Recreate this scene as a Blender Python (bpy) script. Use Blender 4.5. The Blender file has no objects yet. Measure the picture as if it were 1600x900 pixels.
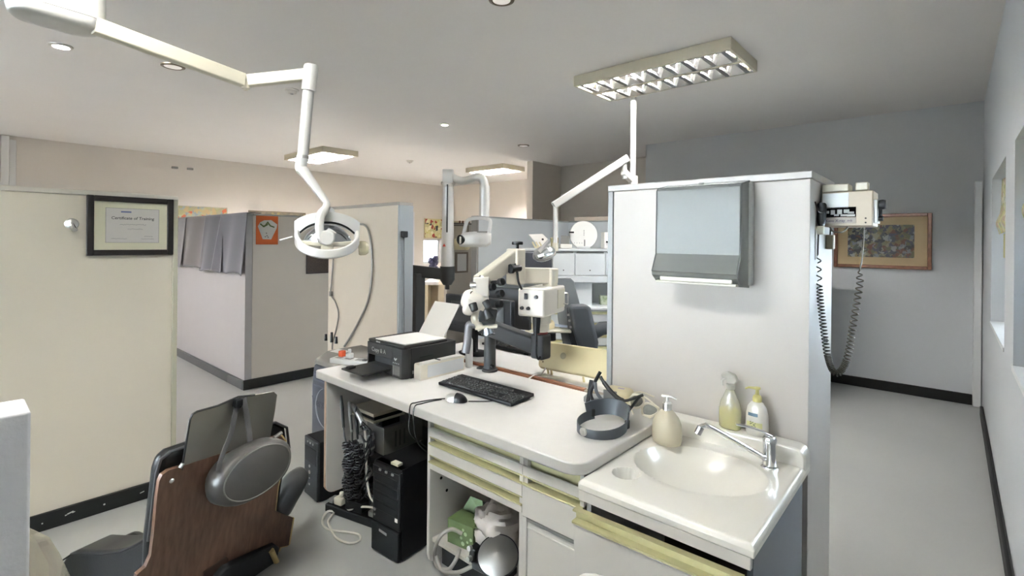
import bpy, bmesh, math, random
from mathutils import Vector, Matrix, Euler
random.seed(7)
SC = bpy.context.scene
COL = SC.collection
PI = math.pi
# ---------------------------------------------------------------- camera model (1600x900)
FPX, YAW, ROLL, EYE, HORIZON = 779.0, math.radians(41.5), 0.0093, 1.5, 377.0
FW = (-math.sin(YAW), math.cos(YAW)); RT = (math.cos(YAW), math.sin(YAW))

def ray(px, py):
    u, v = px - 800, py - HORIZON
    c, s = math.cos(ROLL), math.sin(ROLL)
    u, v = u * c + v * s, -u * s + v * c
    r = u / FPX
    return Vector((FW[0] + RT[0] * r, FW[1] + RT[1] * r, -v / FPX))

def at(px, py, x=None, y=None, z=None, d=None):
    """point seen at a pixel of the photograph, on a known plane of the room"""
    q = ray(px, py)
    if x is not None: t = x / q.x
    elif y is not None: t = y / q.y
    elif z is not None: t = (z - EYE) / q.z
    else: t = d
    return Vector((q.x * t, q.y * t, EYE + q.z * t))

def onplane(px, py, p0, n):
    q = ray(px, py); o = Vector((0, 0, EYE))
    return o + q * ((Vector(p0) - o).dot(n) / q.dot(n))

# ---------------------------------------------------------------- materials
def lin(c):
    return tuple((v / 255 / 12.92) if v / 255 <= 0.04045 else ((v / 255 + 0.055) / 1.055) ** 2.4 for v in c)

MATS = {}
def mat(name, rgb, rough=0.5, metal=0.0, vary=0.0, vscale=6.0, bump=0.0, bscale=60.0, spec=0.5, trans=0.0, alpha=1.0, coat=0.0, ior=1.45, sheen=0.0, stretch=None, rgb2=None):
    if name in MATS: return MATS[name]
    m = bpy.data.materials.new(name); m.use_nodes = True
    nt = m.node_tree; b = nt.nodes['Principled BSDF']
    c = lin(rgb)
    b.inputs['Roughness'].default_value = rough
    b.inputs['Metallic'].default_value = metal
    b.inputs['Specular IOR Level'].default_value = spec
    b.inputs['Transmission Weight'].default_value = trans
    b.inputs['Alpha'].default_value = alpha
    b.inputs['Coat Weight'].default_value = coat
    b.inputs['IOR'].default_value = ior
    b.inputs['Sheen Weight'].default_value = sheen
    tc = nt.nodes.new('ShaderNodeTexCoord')
    mp = nt.nodes.new('ShaderNodeMapping'); nt.links.new(tc.outputs['Object'], mp.inputs['Vector'])
    if stretch: mp.inputs['Scale'].default_value = stretch
    nz = nt.nodes.new('ShaderNodeTexNoise'); nz.inputs['Scale'].default_value = vscale; nz.inputs['Detail'].default_value = 4
    nt.links.new(mp.outputs['Vector'], nz.inputs['Vector'])
    rp = nt.nodes.new('ShaderNodeValToRGB'); nt.links.new(nz.outputs['Fac'], rp.inputs['Fac'])
    v = vary if vary else 0.015
    rp.color_ramp.elements[0].position = 0.3; rp.color_ramp.elements[1].position = 0.7
    c2 = lin(rgb2) if rgb2 else tuple(min(1, x * (1 + v)) for x in c)
    c1 = c if rgb2 else tuple(x * (1 - v) for x in c)
    rp.color_ramp.elements[0].color = (*c1, 1); rp.color_ramp.elements[1].color = (*c2, 1)
    nt.links.new(rp.outputs['Color'], b.inputs['Base Color'])
    if bump:
        n2 = nt.nodes.new('ShaderNodeTexNoise'); n2.inputs['Scale'].default_value = bscale; n2.inputs['Detail'].default_value = 6
        nt.links.new(mp.outputs['Vector'], n2.inputs['Vector'])
        bp = nt.nodes.new('ShaderNodeBump'); bp.inputs['Strength'].default_value = bump; bp.inputs['Distance'].default_value = 0.01
        nt.links.new(n2.outputs['Fac'], bp.inputs['Height']); nt.links.new(bp.outputs['Normal'], b.inputs['Normal'])
    MATS[name] = m
    return m

def emit(name, rgb, strength):
    if name in MATS: return MATS[name]
    m = bpy.data.materials.new(name); m.use_nodes = True
    b = m.node_tree.nodes['Principled BSDF']
    b.inputs['Base Color'].default_value = (0.8, 0.8, 0.8, 1)
    b.inputs['Emission Color'].default_value = (*lin(rgb), 1)
    b.inputs['Emission Strength'].default_value = strength
    MATS[name] = m
    return m

def blotch(name, cols, scale=8, rough=0.7, kind='VORONOI'):
    """printed cloth or paint made of patches of several colours"""
    if name in MATS: return MATS[name]
    m = bpy.data.materials.new(name); m.use_nodes = True
    nt = m.node_tree; b = nt.nodes['Principled BSDF']; b.inputs['Roughness'].default_value = rough
    tc = nt.nodes.new('ShaderNodeTexCoord')
    nz = nt.nodes.new('ShaderNodeTexNoise'); nz.inputs['Scale'].default_value = scale * 0.8; nz.inputs['Detail'].default_value = 3
    mx = nt.nodes.new('ShaderNodeMixRGB'); mx.inputs['Fac'].default_value = 0.08
    nt.links.new(tc.outputs['Object'], nz.inputs['Vector'])
    nt.links.new(tc.outputs['Object'], mx.inputs[1]); nt.links.new(nz.outputs['Color'], mx.inputs[2])
    vo = nt.nodes.new('ShaderNodeTexVoronoi'); vo.inputs['Scale'].default_value = scale
    nt.links.new(mx.outputs[0], vo.inputs['Vector'])
    sp = nt.nodes.new('ShaderNodeSeparateColor'); nt.links.new(vo.outputs['Color'], sp.inputs[0])
    rp = nt.nodes.new('ShaderNodeValToRGB'); rp.color_ramp.interpolation = 'CONSTANT'
    nt.links.new(sp.outputs[0], rp.inputs['Fac'])
    e = rp.color_ramp.elements
    for i, c in enumerate(cols):
        el = e[i] if i < 2 else e.new(i / len(cols))
        el.position = i / len(cols); el.color = (*lin(c), 1)
    nt.links.new(rp.outputs['Color'], b.inputs['Base Color'])
    MATS[name] = m
    return m

# ---------------------------------------------------------------- mesh building
class MB:
    def __init__(s, M=None):
        s.bm = bmesh.new(); s.M = M
    def v(s, p):
        p = Vector(p)
        return s.bm.verts.new(s.M @ p if s.M else p)
    def face(s, vs):
        try: return s.bm.faces.new(vs)
        except ValueError: return None
    def box(s, x0, x1, y0, y1, z0, z1):
        a = [s.v((x, y, z)) for z in (z0, z1) for x, y in ((x0, y0), (x1, y0), (x1, y1), (x0, y1))]
        for f in ((3, 2, 1, 0), (4, 5, 6, 7), (0, 1, 5, 4), (1, 2, 6, 5), (2, 3, 7, 6), (3, 0, 4, 7)): s.face([a[i] for i in f])
        return s
    def obox(s, c, size, rot=(0, 0, 0)):
        R = Euler(rot).to_matrix() if not isinstance(rot, Matrix) else rot
        c = Vector(c); a = []
        for z in (-.5, .5):
            for x, y in ((-.5, -.5), (.5, -.5), (.5, .5), (-.5, .5)):
                a.append(s.v(c + R @ Vector((x * size[0], y * size[1], z * size[2]))))
        for f in ((3, 2, 1, 0), (4, 5, 6, 7), (0, 1, 5, 4), (1, 2, 6, 5), (2, 3, 7, 6), (3, 0, 4, 7)): s.face([a[i] for i in f])
        return s
    def rings(s, rings, closed=False, cap=True):
        vr = [[s.v(p) for p in r] for r in rings]
        n = len(vr[0]); m = len(vr)
        for i in range(m if closed else m - 1):
            A, B = vr[i], vr[(i + 1) % m]
            for j in range(n): s.face((A[j], A[(j + 1) % n], B[(j + 1) % n], B[j]))
        if cap and not closed:
            s.face(vr[0][::-1]); s.face(vr[-1])
        return s
    def frames(s, pts, closed=False, up=None):
        pts = [Vector(p) for p in pts]; n = len(pts); T = []
        for i in range(n):
            if closed: t = pts[(i + 1) % n] - pts[i - 1]
            else: t = pts[min(i + 1, n - 1)] - pts[max(i - 1, 0)]
            T.append(t.normalized() if t.length > 1e-9 else Vector((0, 0, 1)))
        if up is not None:
            N = []
            for t in T:
                u = Vector(up) - t * t.dot(Vector(up)); N.append(u.normalized())
        else:
            a = Vector((0, 0, 1)) if abs(T[0].z) < 0.9 else Vector((1, 0, 0))
            N = [(a - T[0] * a.dot(T[0])).normalized()]
            for t in T[1:]:
                q = N[-1] - t * N[-1].dot(t); N.append(q.normalized())
        return pts, T, N
    def tube(s, pts, r, seg=10, closed=False, up=None):
        pts, T, N = s.frames(pts, closed, up); R = []
        for i, (p, t, n) in enumerate(zip(pts, T, N)):
            b = t.cross(n); ri = r[i] if isinstance(r, (list, tuple)) else r
            R.append([p + (n * math.cos(k * 2 * PI / seg) + b * math.sin(k * 2 * PI / seg)) * ri for k in range(seg)])
        return s.rings(R, closed)
    def sweep(s, pts, sec, up=(0, 0, 1), closed=False):
        """sec: [(side, up)] closed outline"""
        pts, T, N = s.frames(pts, closed, up); R = []
        for p, t, n in zip(pts, T, N):
            b = t.cross(n); R.append([p + b * a + n * c for a, c in sec])
        return s.rings(R, closed)
    def cyl(s, p0, p1, r0, r1=None, seg=24):
        return s.tube([p0, p1], [r0, r0 if r1 is None else r1], seg)
    def lathe(s, prof, o=(0, 0, 0), axis=(0, 0, 1), seg=28, sx=1.0, sy=1.0):
        o = Vector(o); ax = Vector(axis).normalized(); R = ax.to_track_quat('Z', 'Y').to_matrix() if abs(ax.z) < 0.999 else (Matrix.Identity(3) if ax.z > 0 else Matrix.Rotation(PI, 3, 'X'))
        rs = []
        for r, z in prof:
            r = max(r, 1e-4)
            rs.append([o + R @ Vector((r * sx * math.cos(k * 2 * PI / seg), r * sy * math.sin(k * 2 * PI / seg), z)) for k in range(seg)])
        return s.rings(rs)
    def prism(s, poly, off):
        off = Vector(off); a = [s.v(Vector(p)) for p in poly]
        b = [s.v(Vector(p) + off) for p in poly]; n = len(a)
        s.face(a[::-1]); s.face(b)
        for i in range(n): s.face((a[i], a[(i + 1) % n], b[(i + 1) % n], b[i]))
        return s
    def ell(s, c, r, rot=(0, 0, 0), seg=28, rg=16, p=1.0):
        """ellipsoid; p<1 squares it off (superellipsoid)"""
        R = Euler(rot).to_matrix() if not isinstance(rot, Matrix) else rot
        c = Vector(c); rs = []
        sp = lambda x: math.copysign(abs(x) ** p, x)
        for i in range(rg + 1):
            f = -PI / 2 + PI * i / rg; f = max(min(f, PI / 2 - .02), -PI / 2 + .02)
            rs.append([c + R @ Vector((r[0] * sp(math.cos(f)) * sp(math.cos(k * 2 * PI / seg)), r[1] * sp(math.cos(f)) * sp(math.sin(k * 2 * PI / seg)), r[2] * sp(math.sin(f)))) for k in range(seg)])
        return s.rings(rs)
    def sheet(s, nu, nv, fn):
        g = [[s.v(fn(i / nu, j / nv)) for j in range(nv + 1)] for i in range(nu + 1)]
        for i in range(nu):
            for j in range(nv): s.face((g[i][j], g[i + 1][j], g[i + 1][j + 1], g[i][j + 1]))
        return s
    def text(s, body, origin, xdir, ydir, height, bold=0.0, shear=0.0, centre=True, thick=0.0006):
        cu = bpy.data.curves.new('lettering', 'FONT'); cu.body = body; cu.size = 1.0; cu.extrude = 0.02; cu.offset = bold; cu.shear = shear
        cu.resolution_u = 3
        if centre: cu.align_x = 'CENTER'
        o = bpy.data.objects.new('lettering', cu); COL.objects.link(o)
        bpy.context.view_layer.update()
        me = bpy.data.meshes.new_from_object(o.evaluated_get(bpy.context.evaluated_depsgraph_get()))
        X, Y = Vector(xdir).normalized(), Vector(ydir).normalized(); Z = X.cross(Y); O = Vector(origin)
        vs = [s.v(O + X * v.co.x * height + Y * v.co.y * height + Z * (v.co.z / 0.02) * thick) for v in me.vertices]
        for f in me.polygons: s.face([vs[i] for i in f.vertices])
        bpy.data.objects.remove(o); bpy.data.meshes.remove(me); bpy.data.curves.remove(cu)
        return s

ORG = {}
def tag(o, label=None, cat=None, group=None, kind=None):
    if label: o['label'] = label
    if cat: o['category'] = cat
    if group: o['group'] = group
    if kind: o['kind'] = kind
    return o

def thing(name, label, cat, loc, group=None):
    o = bpy.data.objects.new(name, None); COL.objects.link(o)
    o.location = Vector(loc); o.empty_display_size = 0.05
    ORG[o.name] = Vector(loc)
    return tag(o, label, cat, group)

def build(name, mb, m, parent=None, label=None, cat=None, group=None, kind=None, bevel=0.0, seg=2, smooth=35, solid=0.0, sub=0, soffset=0.0):
    bm = mb.bm
    bmesh.ops.recalc_face_normals(bm, faces=bm.faces)
    if parent is None:
        xs = [v.co for v in bm.verts]
        org = Vector(((min(p.x for p in xs) + max(p.x for p in xs)) / 2, (min(p.y for p in xs) + max(p.y for p in xs)) / 2, min(p.z for p in xs)))
    else: org = ORG[parent.name]
    bmesh.ops.translate(bm, verts=bm.verts, vec=-org)
    me = bpy.data.meshes.new(name); bm.to_mesh(me); bm.free()
    me.materials.append(m)
    for p in me.polygons: p.use_smooth = smooth > 0
    if smooth > 0: me.set_sharp_from_angle(angle=math.radians(smooth))
    o = bpy.data.objects.new(name, me); COL.objects.link(o)
    if parent is None: o.location = org
    else: o.parent = parent
    ORG[o.name] = org
    if solid:
        q = o.modifiers.new('thickness', 'SOLIDIFY'); q.thickness = solid; q.offset = soffset
    if sub:
        q = o.modifiers.new('smooth', 'SUBSURF'); q.levels = sub; q.render_levels = sub
    if bevel:
        q = o.modifiers.new('edge', 'BEVEL'); q.width = bevel; q.segments = seg; q.limit_method = 'ANGLE'; q.angle_limit = math.radians(40); q.use_clamp_overlap = True
        q.harden_normals = False
    return tag(o, label, cat, group, kind)

def struct(name, mb, m, parent=None, bevel=0.0, **k):
    return build(name, mb, m, parent, bevel=bevel, kind=None if parent else 'structure', **k)

def rrect(w, h, r, n=5):
    """rounded rectangle outline centred on 0"""
    out = []
    for cx, cy, a0 in ((w / 2 - r, h / 2 - r, 0), (-w / 2 + r, h / 2 - r, PI / 2), (-w / 2 + r, -h / 2 + r, PI), (w / 2 - r, -h / 2 + r, 1.5 * PI)):
        for i in range(n + 1):
            a = a0 + PI / 2 * i / n; out.append((cx + r * math.cos(a), cy + r * math.sin(a)))
    return out

def smoothpath(pts, n=8, closed=False):
    """Catmull-Rom through points"""
    P = [Vector(p) for p in pts]; out = []; m = len(P)
    for i in range(m if closed else m - 1):
        if closed: a, b, c, d = P[i - 1], P[i], P[(i + 1) % m], P[(i + 2) % m]
        else: a, b, c, d = P[max(i - 1, 0)], P[i], P[i + 1], P[min(i + 2, m - 1)]
        for k in range(n):
            t = k / n
            out.append(0.5 * ((2 * b) + (c - a) * t + (2 * a - 5 * b + 4 * c - d) * t * t + (3 * b - a - 3 * c + d) * t ** 3))
    if not closed: out.append(P[-1])
    return out

def copy_tree(root, delta, label=None, group=None):
    r = root.copy(); COL.objects.link(r); r.location = root.location + Vector(delta)
    ORG[r.name] = ORG[root.name] + Vector(delta)
    if label: r['label'] = label
    if group: r['group'] = group
    for ch in list(root.children):
        c = ch.copy(); COL.objects.link(c); c.parent = r
        for g in list(ch.children):
            d = g.copy(); COL.objects.link(d); d.parent = c
    return r

# palette
WHITE_LAM = mat('white laminate', (226, 224, 220), .42, vary=.012)
WHITE_WORK = mat('white worktop laminate', (216, 215, 213), .35, vary=.02, vscale=14)
WHITE_PL = mat('white plastic', (226, 225, 220), .38)
CREAM_PL = mat('cream painted metal', (224, 220, 203), .4)
CREAM = mat('cream plastic', (216, 206, 172), .45)
BLACK_PL = mat('black plastic', (15, 15, 16), .45, spec=.22)
DARK_PL = mat('charcoal plastic', (46, 46, 46), .5, spec=.22)
GREY_PL = mat('grey plastic', (132, 132, 130), .5)
DARK_MET = mat('dark grey painted metal', (50, 51, 52), .5, spec=.25)
CHROME = mat('chrome', (215, 215, 215), .12, 1.0)
STEEL = mat('brushed steel', (185, 183, 178), .32, 1.0)
RUBBER = mat('black rubber', (18, 18, 19), .65, spec=.2)
PAPER = mat('white paper', (238, 237, 233), .75)
INK = mat('dark ink', (45, 45, 50), .7)
GREY_INK = mat('grey ink', (120, 120, 122), .7)
SKIRT = mat('black skirting paint', (28, 28, 27), .5, vary=.15, spec=.25)
BRASS = mat('champagne gold aluminium', (188, 182, 142), .42, .35)
# ================================================================= ROOM
CEIL = 2.855
WALL = mat('painted wall plaster', (206, 202, 195), .75, vary=.015, vscale=2, bump=.04, bscale=80)
WALL_W = mat('warm painted plaster', (226, 220, 212), .75, vary=.015, vscale=2)
WALL_G = mat('pale grey blue plaster', (198, 202, 205), .75, vary=.015, vscale=2, bump=.05, bscale=60)
CEILM = mat('ceiling paint', (222, 220, 217), .8, vary=.012, vscale=1.5)
FLOORM = mat('grey vinyl floor', (176, 178, 176), .33, vary=.035, vscale=1.6, bump=.015, bscale=25)
WHITE_PNT = mat('white gloss paint', (214, 216, 216), .4)

b = MB().box(-9.8, .6, -3.1, 8.6, -.12, 0); struct('floor', b, FLOORM)
b = MB().box(-9.8, .6, -3.1, 8.6, CEIL, CEIL + .12); struct('ceiling', b, CEILM)
# left wall with a far bright window
b = MB(); Ya, Yb, Za, Zb = 7.55, 8.12, .95, 1.535
b.box(-9.75, -9.5, -3.1, Ya, 0, CEIL).box(-9.75, -9.5, Yb, 8.6, 0, CEIL).box(-9.75, -9.5, Ya, Yb, 0, Za).box(-9.75, -9.5, Ya, Yb, Zb, CEIL)
struct('wall_left', b, WALL)
b = MB().box(-9.5, -5.42, 8.32, 8.6, 0, CEIL); struct('wall_far', b, WALL_W)
b = MB().box(-5.42, -5.3, 6.5, 8.6, 0, CEIL); struct('wall_nib', b, WALL_W)
b = MB().box(-5.3, -3.2, 7.3, 7.5, 0, CEIL); struct('wall_alcove', b, WALL)
b = MB().box(-3.2, -3.0, 6.65, 7.5, 0, CEIL); struct('wall_return', b, WALL)
b = MB().box(-3.2, .46, 6.4, 6.65, 0, CEIL); struct('wall_back', b, WALL_G)
b = MB(); FX0, FX1, FZ0, FZ1 = -5.6, -.5, .75, 2.45
b.box(-9.5, FX0, -3.1, -2.9, 0, CEIL).box(FX1, .46, -3.1, -2.9, 0, CEIL).box(FX0, FX1, -3.1, -2.9, 0, FZ0).box(FX0, FX1, -3.1, -2.9, FZ1, CEIL)
struct('wall_front', b, WALL)
# right wall with two (visible) and one (unseen, added for daylight) openings
b = MB(); ZS, ZT = .93, 1.985
ops = [(-2.4, -1.0), (1.95, 3.24), (3.77, 5.05)]
ys = [-2.9] + [v for o_ in ops for v in o_] + [6.4]
for i in range(0, len(ys), 2): b.box(.21, .46, ys[i], ys[i + 1], 0, CEIL)
for y0, y1 in ops: b.box(.21, .46, y0, y1, 0, ZS).box(.21, .46, y0, y1, ZT, CEIL)
struct('wall_right', b, WALL_G)
GLASS = mat('window glass', (240, 245, 246), .02, trans=1.0, ior=1.1, spec=.3)
for n, (y0, y1) in enumerate(ops, 1):
    f = MB()
    f.box(.40, .445, y0, y0 + .05, ZS, ZT).box(.40, .445, y1 - .05, y1, ZS, ZT).box(.40, .445, y0 + .05, y1 - .05, ZS, ZS + .05).box(.40, .445, y0 + .05, y1 - .05, ZT - .05, ZT)
    ym = (y0 + y1) / 2; f.box(.402, .443, ym - .025, ym + .025, ZS + .05, ZT - .05)
    w = struct('window_%d' % n, f, WHITE_PNT, bevel=.004)
    build('window_pane', MB().box(.420, .424, y0 + .04, y1 - .04, ZS + .04, ZT - .04), GLASS, w)
    build('window_sill', MB().box(.204, .405, y0 + .004, y1 - .004, ZS - .004, ZS + .022), WHITE_PNT, w, bevel=.004)
f = MB()
for k in range(6):
    x = FX0 + (FX1 - FX0 - .05) * k / 5; f.box(x, x + .05, -3.06, -3.02, FZ0, FZ1)
f.box(FX0, FX1, -3.06, -3.02, FZ0, FZ0 + .05).box(FX0, FX1, -3.06, -3.02, FZ1 - .05, FZ1)
w = struct('window_5', f, WHITE_PNT)  # window added behind the camera for fill daylight, never in view
build('window_pane', MB().box(FX0 + .02, FX1 - .02, -3.042, -3.038, FZ0 + .02, FZ1 - .02), GLASS, w)
f = MB(); f.box(-9.66, -9.62, Ya, Ya + .04, Za, Zb).box(-9.66, -9.62, Yb - .04, Yb, Za, Zb).box(-9.66, -9.62, Ya, Yb, Za, Za + .04).box(-9.66, -9.62, Ya, Yb, Zb - .04, Zb)
w = struct('window_4', f, WHITE_PNT)
build('window_pane', MB().box(-9.643, -9.64, Ya + .03, Yb - .03, Za + .03, Zb - .03), GLASS, w)
# added outside wall that greys the daylight in the right-hand windows
struct('wall_outside', MB().box(2.2, 2.4, -5, 9, -.12, 3.4), mat('outside wall render', (182, 188, 194), .8, vary=.04, bump=.1))
# corner casing on the back wall and door frame on the left wall
struct('trim_1', MB().box(.145, .205, 6.33, 6.4, 0, 2.1), WHITE_PNT, bevel=.008)
f = MB()
f.box(-9.5, -9.44, .30, .36, 0, 2.74).box(-9.5, -9.46, .36, .42, 0, 2.8).box(-9.5, -9.43, .45, .53, 0, 2.84).box(-9.5, -9.47, .53, .60, 0, 2.8)
struct('trim_2', f, WHITE_PNT, bevel=.006)
# skirting
struct('baseboard_back', MB().prism([(x, 6.399, z) for x, z in ((-3.2, 0), (.145, 0), (.145, .1), (-3.2, .1))], (0, -.022, 0)), SKIRT, bevel=.006)
struct('baseboard_right', MB().box(.186, .209, -2.9, 6.05, 0, .085), SKIRT, bevel=.008)
struct('baseboard_left', MB().box(-9.5, -9.478, .6, 8.3, 0, .1), SKIRT)
# white half-height plaster wall at the left of the picture
struct('wall_low', MB().box(-1.723, -1.582, -2.9, .128, 0, 1.1), mat('rough white plaster', (200, 201, 206), .8, bump=.4, bscale=28, vary=.02), bevel=.006, seg=3)

# ---------------------------------------------------------------- fluorescent fittings
FIX = mat('cream steel housing', (196, 190, 170), .5)
LOUV = mat('mirror louvre', (205, 205, 203), .16, 1.0)
LOUVW = mat('satin white louvre', (228, 226, 220), .4)
TUBEF = emit('bright fluorescent tube', (255, 248, 248), 85.0)
TUBE_FILL = emit('added fill light tube', (250, 252, 255), 25.0)  # only for the added fitting above the viewer
TUBE = emit('lit fluorescent tube', (255, 252, 250), 46.0)
def fixture(cx, cy, label, L=1.24, W=.58, far=False):
    t = thing('ceiling_light', label, 'ceiling light', (cx, cy, CEIL - .085), 'twin tube louvred ceiling lights')
    zb, zt = CEIL - .085, CEIL - .001
    x0, x1, y0, y1 = cx - L / 2, cx + L / 2, cy - W / 2, cy + W / 2
    h = MB()
    h.box(x0, x1, y0, y0 + .018, zb, zt).box(x0, x1, y1 - .018, y1, zb, zt).box(x0, x0 + .018, y0 + .018, y1 - .018, zb, zt).box(x1 - .018, x1, y0 + .018, y1 - .018, zb, zt)
    h.box(x0 + .018, x1 - .018, y0 + .018, y1 - .018, zt - .012, zt)
    build('housing', h, FIX, t, bevel=.003)
    build('spine', MB().box(x0 + .018, x1 - .018, cy - .018, cy + .018, zb - .001, zt - .012), FIX, t, bevel=.002)
    for s in (-1, 1):
        a, c = (y0 + .018, cy - .018) if s < 0 else (cy + .018, y1 - .018)
        m = (a + c) / 2
        l = MB()
        for y_, q in ((a, 1), (c, -1)):   # curved side reflectors
            l.prism([(x0 + .02, y_, zb), (x0 + .02, y_ + q * .012, zb), (x0 + .02, y_ + q * .03, zb + .03), (x0 + .02, y_ + q * .055, zt - .014), (x0 + .02, y_, zt - .014)], (L - .04, 0, 0))
        n = 9
        for k in range(n):
            x = x0 + .06 + (L - .12) * k / (n - 1)
            l.prism([(x - .016, a + .012, zb + .002), (x + .016, a + .012, zb + .002), (x + .003, a + .012, zb + .034), (x - .003, a + .012, zb + .034)], (0, c - a - .024, 0))
        build('louvre', l, LOUVW if far else LOUV, t)
        zt_ = zb + (.045 if far else .064); build('tube', MB().cyl((x0 + .035, m, zt_), (x1 - .035, m, zt_), .012, seg=12), {0: TUBE, 1: TUBEF, 2: TUBE_FILL}[int(far)], t)
    return t
fixture(-1.715, 3.67, 'large louvred twin tube light on the ceiling above the sink partition')
fixture(-7.45, 3.86, 'louvred twin tube light on the ceiling behind the white lamp pole', far=True)
fixture(-6.33, 6.66, 'farthest small louvred ceiling light, above the white x-ray arm', L=.95, far=True)
fixture(-1.55, .05, 'added louvred twin tube fill light on the ceiling above the viewer, out of frame', far=2)  # unseen fitting added to brighten the foreground
fixture(-6.4, -1.7, 'added louvred twin tube fill light on the ceiling left of the viewer, out of frame', far=True)  # unseen fitting, added to light the room from the left

LENS = emit('lit downlight lens', (255, 250, 242), 9.0)
LENSD = emit('dim downlight lens', (255, 244, 225), .04)
BRONZE = mat('bronze downlight ring', (96, 84, 68), .4, .6)
RINGW = mat('white downlight ring', (205, 202, 196), .45)
def downlight(x, y, label, lens, ring, r=.045):
    t = thing('downlight', label, 'downlight', (x, y, CEIL - .014), 'small round ceiling downlights')
    build('ring', MB().lathe([(r, 0.013), (r, .004), (r + .006, 0), (r + .022, .005), (r + .024, .013)], (x, y, CEIL - .0145), seg=32), ring, t)
    build('lens', MB().lathe([(.0, -.006), (r * .6, -.004), (r, .002), (r, .008), (0, .008)], (x, y, CEIL - .0125), seg=32), lens, t)
downlight(-4.735, .518, 'bright lit downlight at the upper left, under the white lamp pod', LENS, RINGW)
downlight(-4.60, 1.16, 'bronze rimmed downlight just below the cream lamp arm', LENSD, BRONZE, .06)
downlight(-4.438, 3.817, 'small lit downlight in the middle of the ceiling', LENS, RINGW, .035)
downlight(-4.546, 5.364, 'dark rimmed downlight over the far dark alcove', LENSD, BRONZE, .06)
downlight(-1.9, 2.04, 'downlight cut by the top edge of the picture', LENSD, BRONZE, .05)
def detector(x, y, label):
    t = thing('smoke_detector', label, 'smoke detector', (x, y, CEIL - .04))
    build('housing', MB().lathe([(0, 0), (.03, .002), (.042, .014), (.045, .026), (.06, .03), (.062, .039), (0, .039)], (x, y, CEIL - .04), seg=28), RINGW, t)
    build('sensor', MB().lathe([(0, -.006), (.012, -.004), (.014, .004), (0, .004)], (x, y, CEIL - .04), seg=16), GREY_PL, t)
detector(-4.494, 2.052, 'small white ceiling detector beside the top of the lamp pole')
detector(-6.93, 5.187, 'small pale ceiling detector between the two far light fittings')

# ---------------------------------------------------------------- partitions
BEIGE = mat('beige partition board', (238, 232, 217), .5, vary=.012, vscale=1.2)
PART_G = mat('warm grey partition board', (206, 202, 195), .5, vary=.012)
PART_W = mat('white partition board', (203, 199, 195), .5, vary=.012)
PART_B = mat('cool white partition board', (206, 212, 216), .45, vary=.012)
EDGE_G = mat('grey edging', (160, 165, 166), .5)
CAPW = mat('white edging', (224, 222, 214), .4)
SCUFF = mat('white scuff on skirting', (200, 200, 195), .7)

# sink partition (thick, boxed-in)
t = thing('partition', 'white boxed partition behind the sink with the towel dispenser on it', 'partition', (-.815, 2.33, 0), None)
build('panel', MB().box(-1.215, -.395, 2.104, 2.55, 0, 1.742), PART_W, t, bevel=.002)
build('end_trim', MB().box(-1.242, -1.215, 2.096, 2.556, 0, 1.742), EDGE_G, t, bevel=.003)
build('cap', MB().box(-1.242, -.388, 2.094, 2.56, 1.742, 1.770), mat('pale grey capping', (205, 203, 200), .45), t, bevel=.003)

# beige partition at left
t = thing('partition', 'beige partition at the left carrying the certificate and coat hook', 'partition', (-3.51, -.6, 0))
build('panel', MB().box(-3.54, -3.48, -2.4, .885, 0, 1.725), BEIGE, t, bevel=.002)
build('cap', MB().box(-3.545, -3.472, -2.4, .91, 1.725, 1.752), CAPW, t, bevel=.004)
build('end_trim', MB().box(-3.545, -3.472, .885, .91, 0, 1.725), mat('cream edging', (200, 199, 180), .5), t, bevel=.003)
sk = build('skirting', MB().box(-3.48, -3.462, -2.4, .885, .0, .088), SKIRT, t, bevel=.003)
sc = MB()
for px, py, w_, h_ in ((110, 801, .026, .006), (115, 800, .012, .004), (163, 788, .008, .008), (66, 818, .006, .006), (222, 769, .02, .004), (103, 805, .008, .005)):
    p = at(px, py, x=-3.462); sc.obox((-3.4615, p.y, p.z), (.0015, w_, h_), (.25, 0, 0))
build('scuff', sc, SCUFF, sk)

# far-side partition beyond the desk
t = thing('partition', 'pale grey edged partition standing behind the printer', 'partition', (-3.36, 2.15, 0))
build('panel', MB().box(-3.86, -2.9, 2.08, 2.19, 0, 1.745), mat('warm white partition board', (214, 206, 192), .5, vary=.012), t)
build('cap', MB().box(-3.86, -2.885, 2.075, 2.195, 1.745, 1.768), mat('grey capping', (158, 154, 148), .5), t, bevel=.003)
build('end_trim', MB().box(-2.9, -2.882, 2.074, 2.196, 0, 1.745), mat('blue grey edging', (150, 157, 162), .5), t, bevel=.003)

# L-shaped grey cubicle
t = thing('partition', 'grey cubicle wall running left, with cloths hung over it', 'partition', (-6.8, 1.99, 0))
build('panel', MB().box(-8.3, -5.262, 1.955, 2.02, 0, 1.735), mat('lilac grey partition board', (170, 169, 171), .5, vary=.012), t)
build('cap', MB().box(-8.3, -5.256, 1.95, 2.025, 1.735, 1.752), EDGE_G, t, bevel=.003)
build('skirting', MB().box(-8.3, -5.262, 1.933, 1.955, 0, .095), mat('slate skirting', (70, 74, 78), .25), t, bevel=.006)
t = thing('partition', 'grey cubicle wall with the orange poster on it', 'partition', (-5.28, 2.8, 0))
build('panel', MB().box(-5.325, -5.258, 2.022, 3.7, 0, 1.735), PART_G, t)
build('cap', MB().box(-5.33, -5.252, 2.026, 3.7, 1.735, 1.752), EDGE_G, t, bevel=.003)
build('skirting', MB().box(-5.258, -5.235, 1.935, 3.7, 0, .098), SKIRT, t, bevel=.006)

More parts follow.
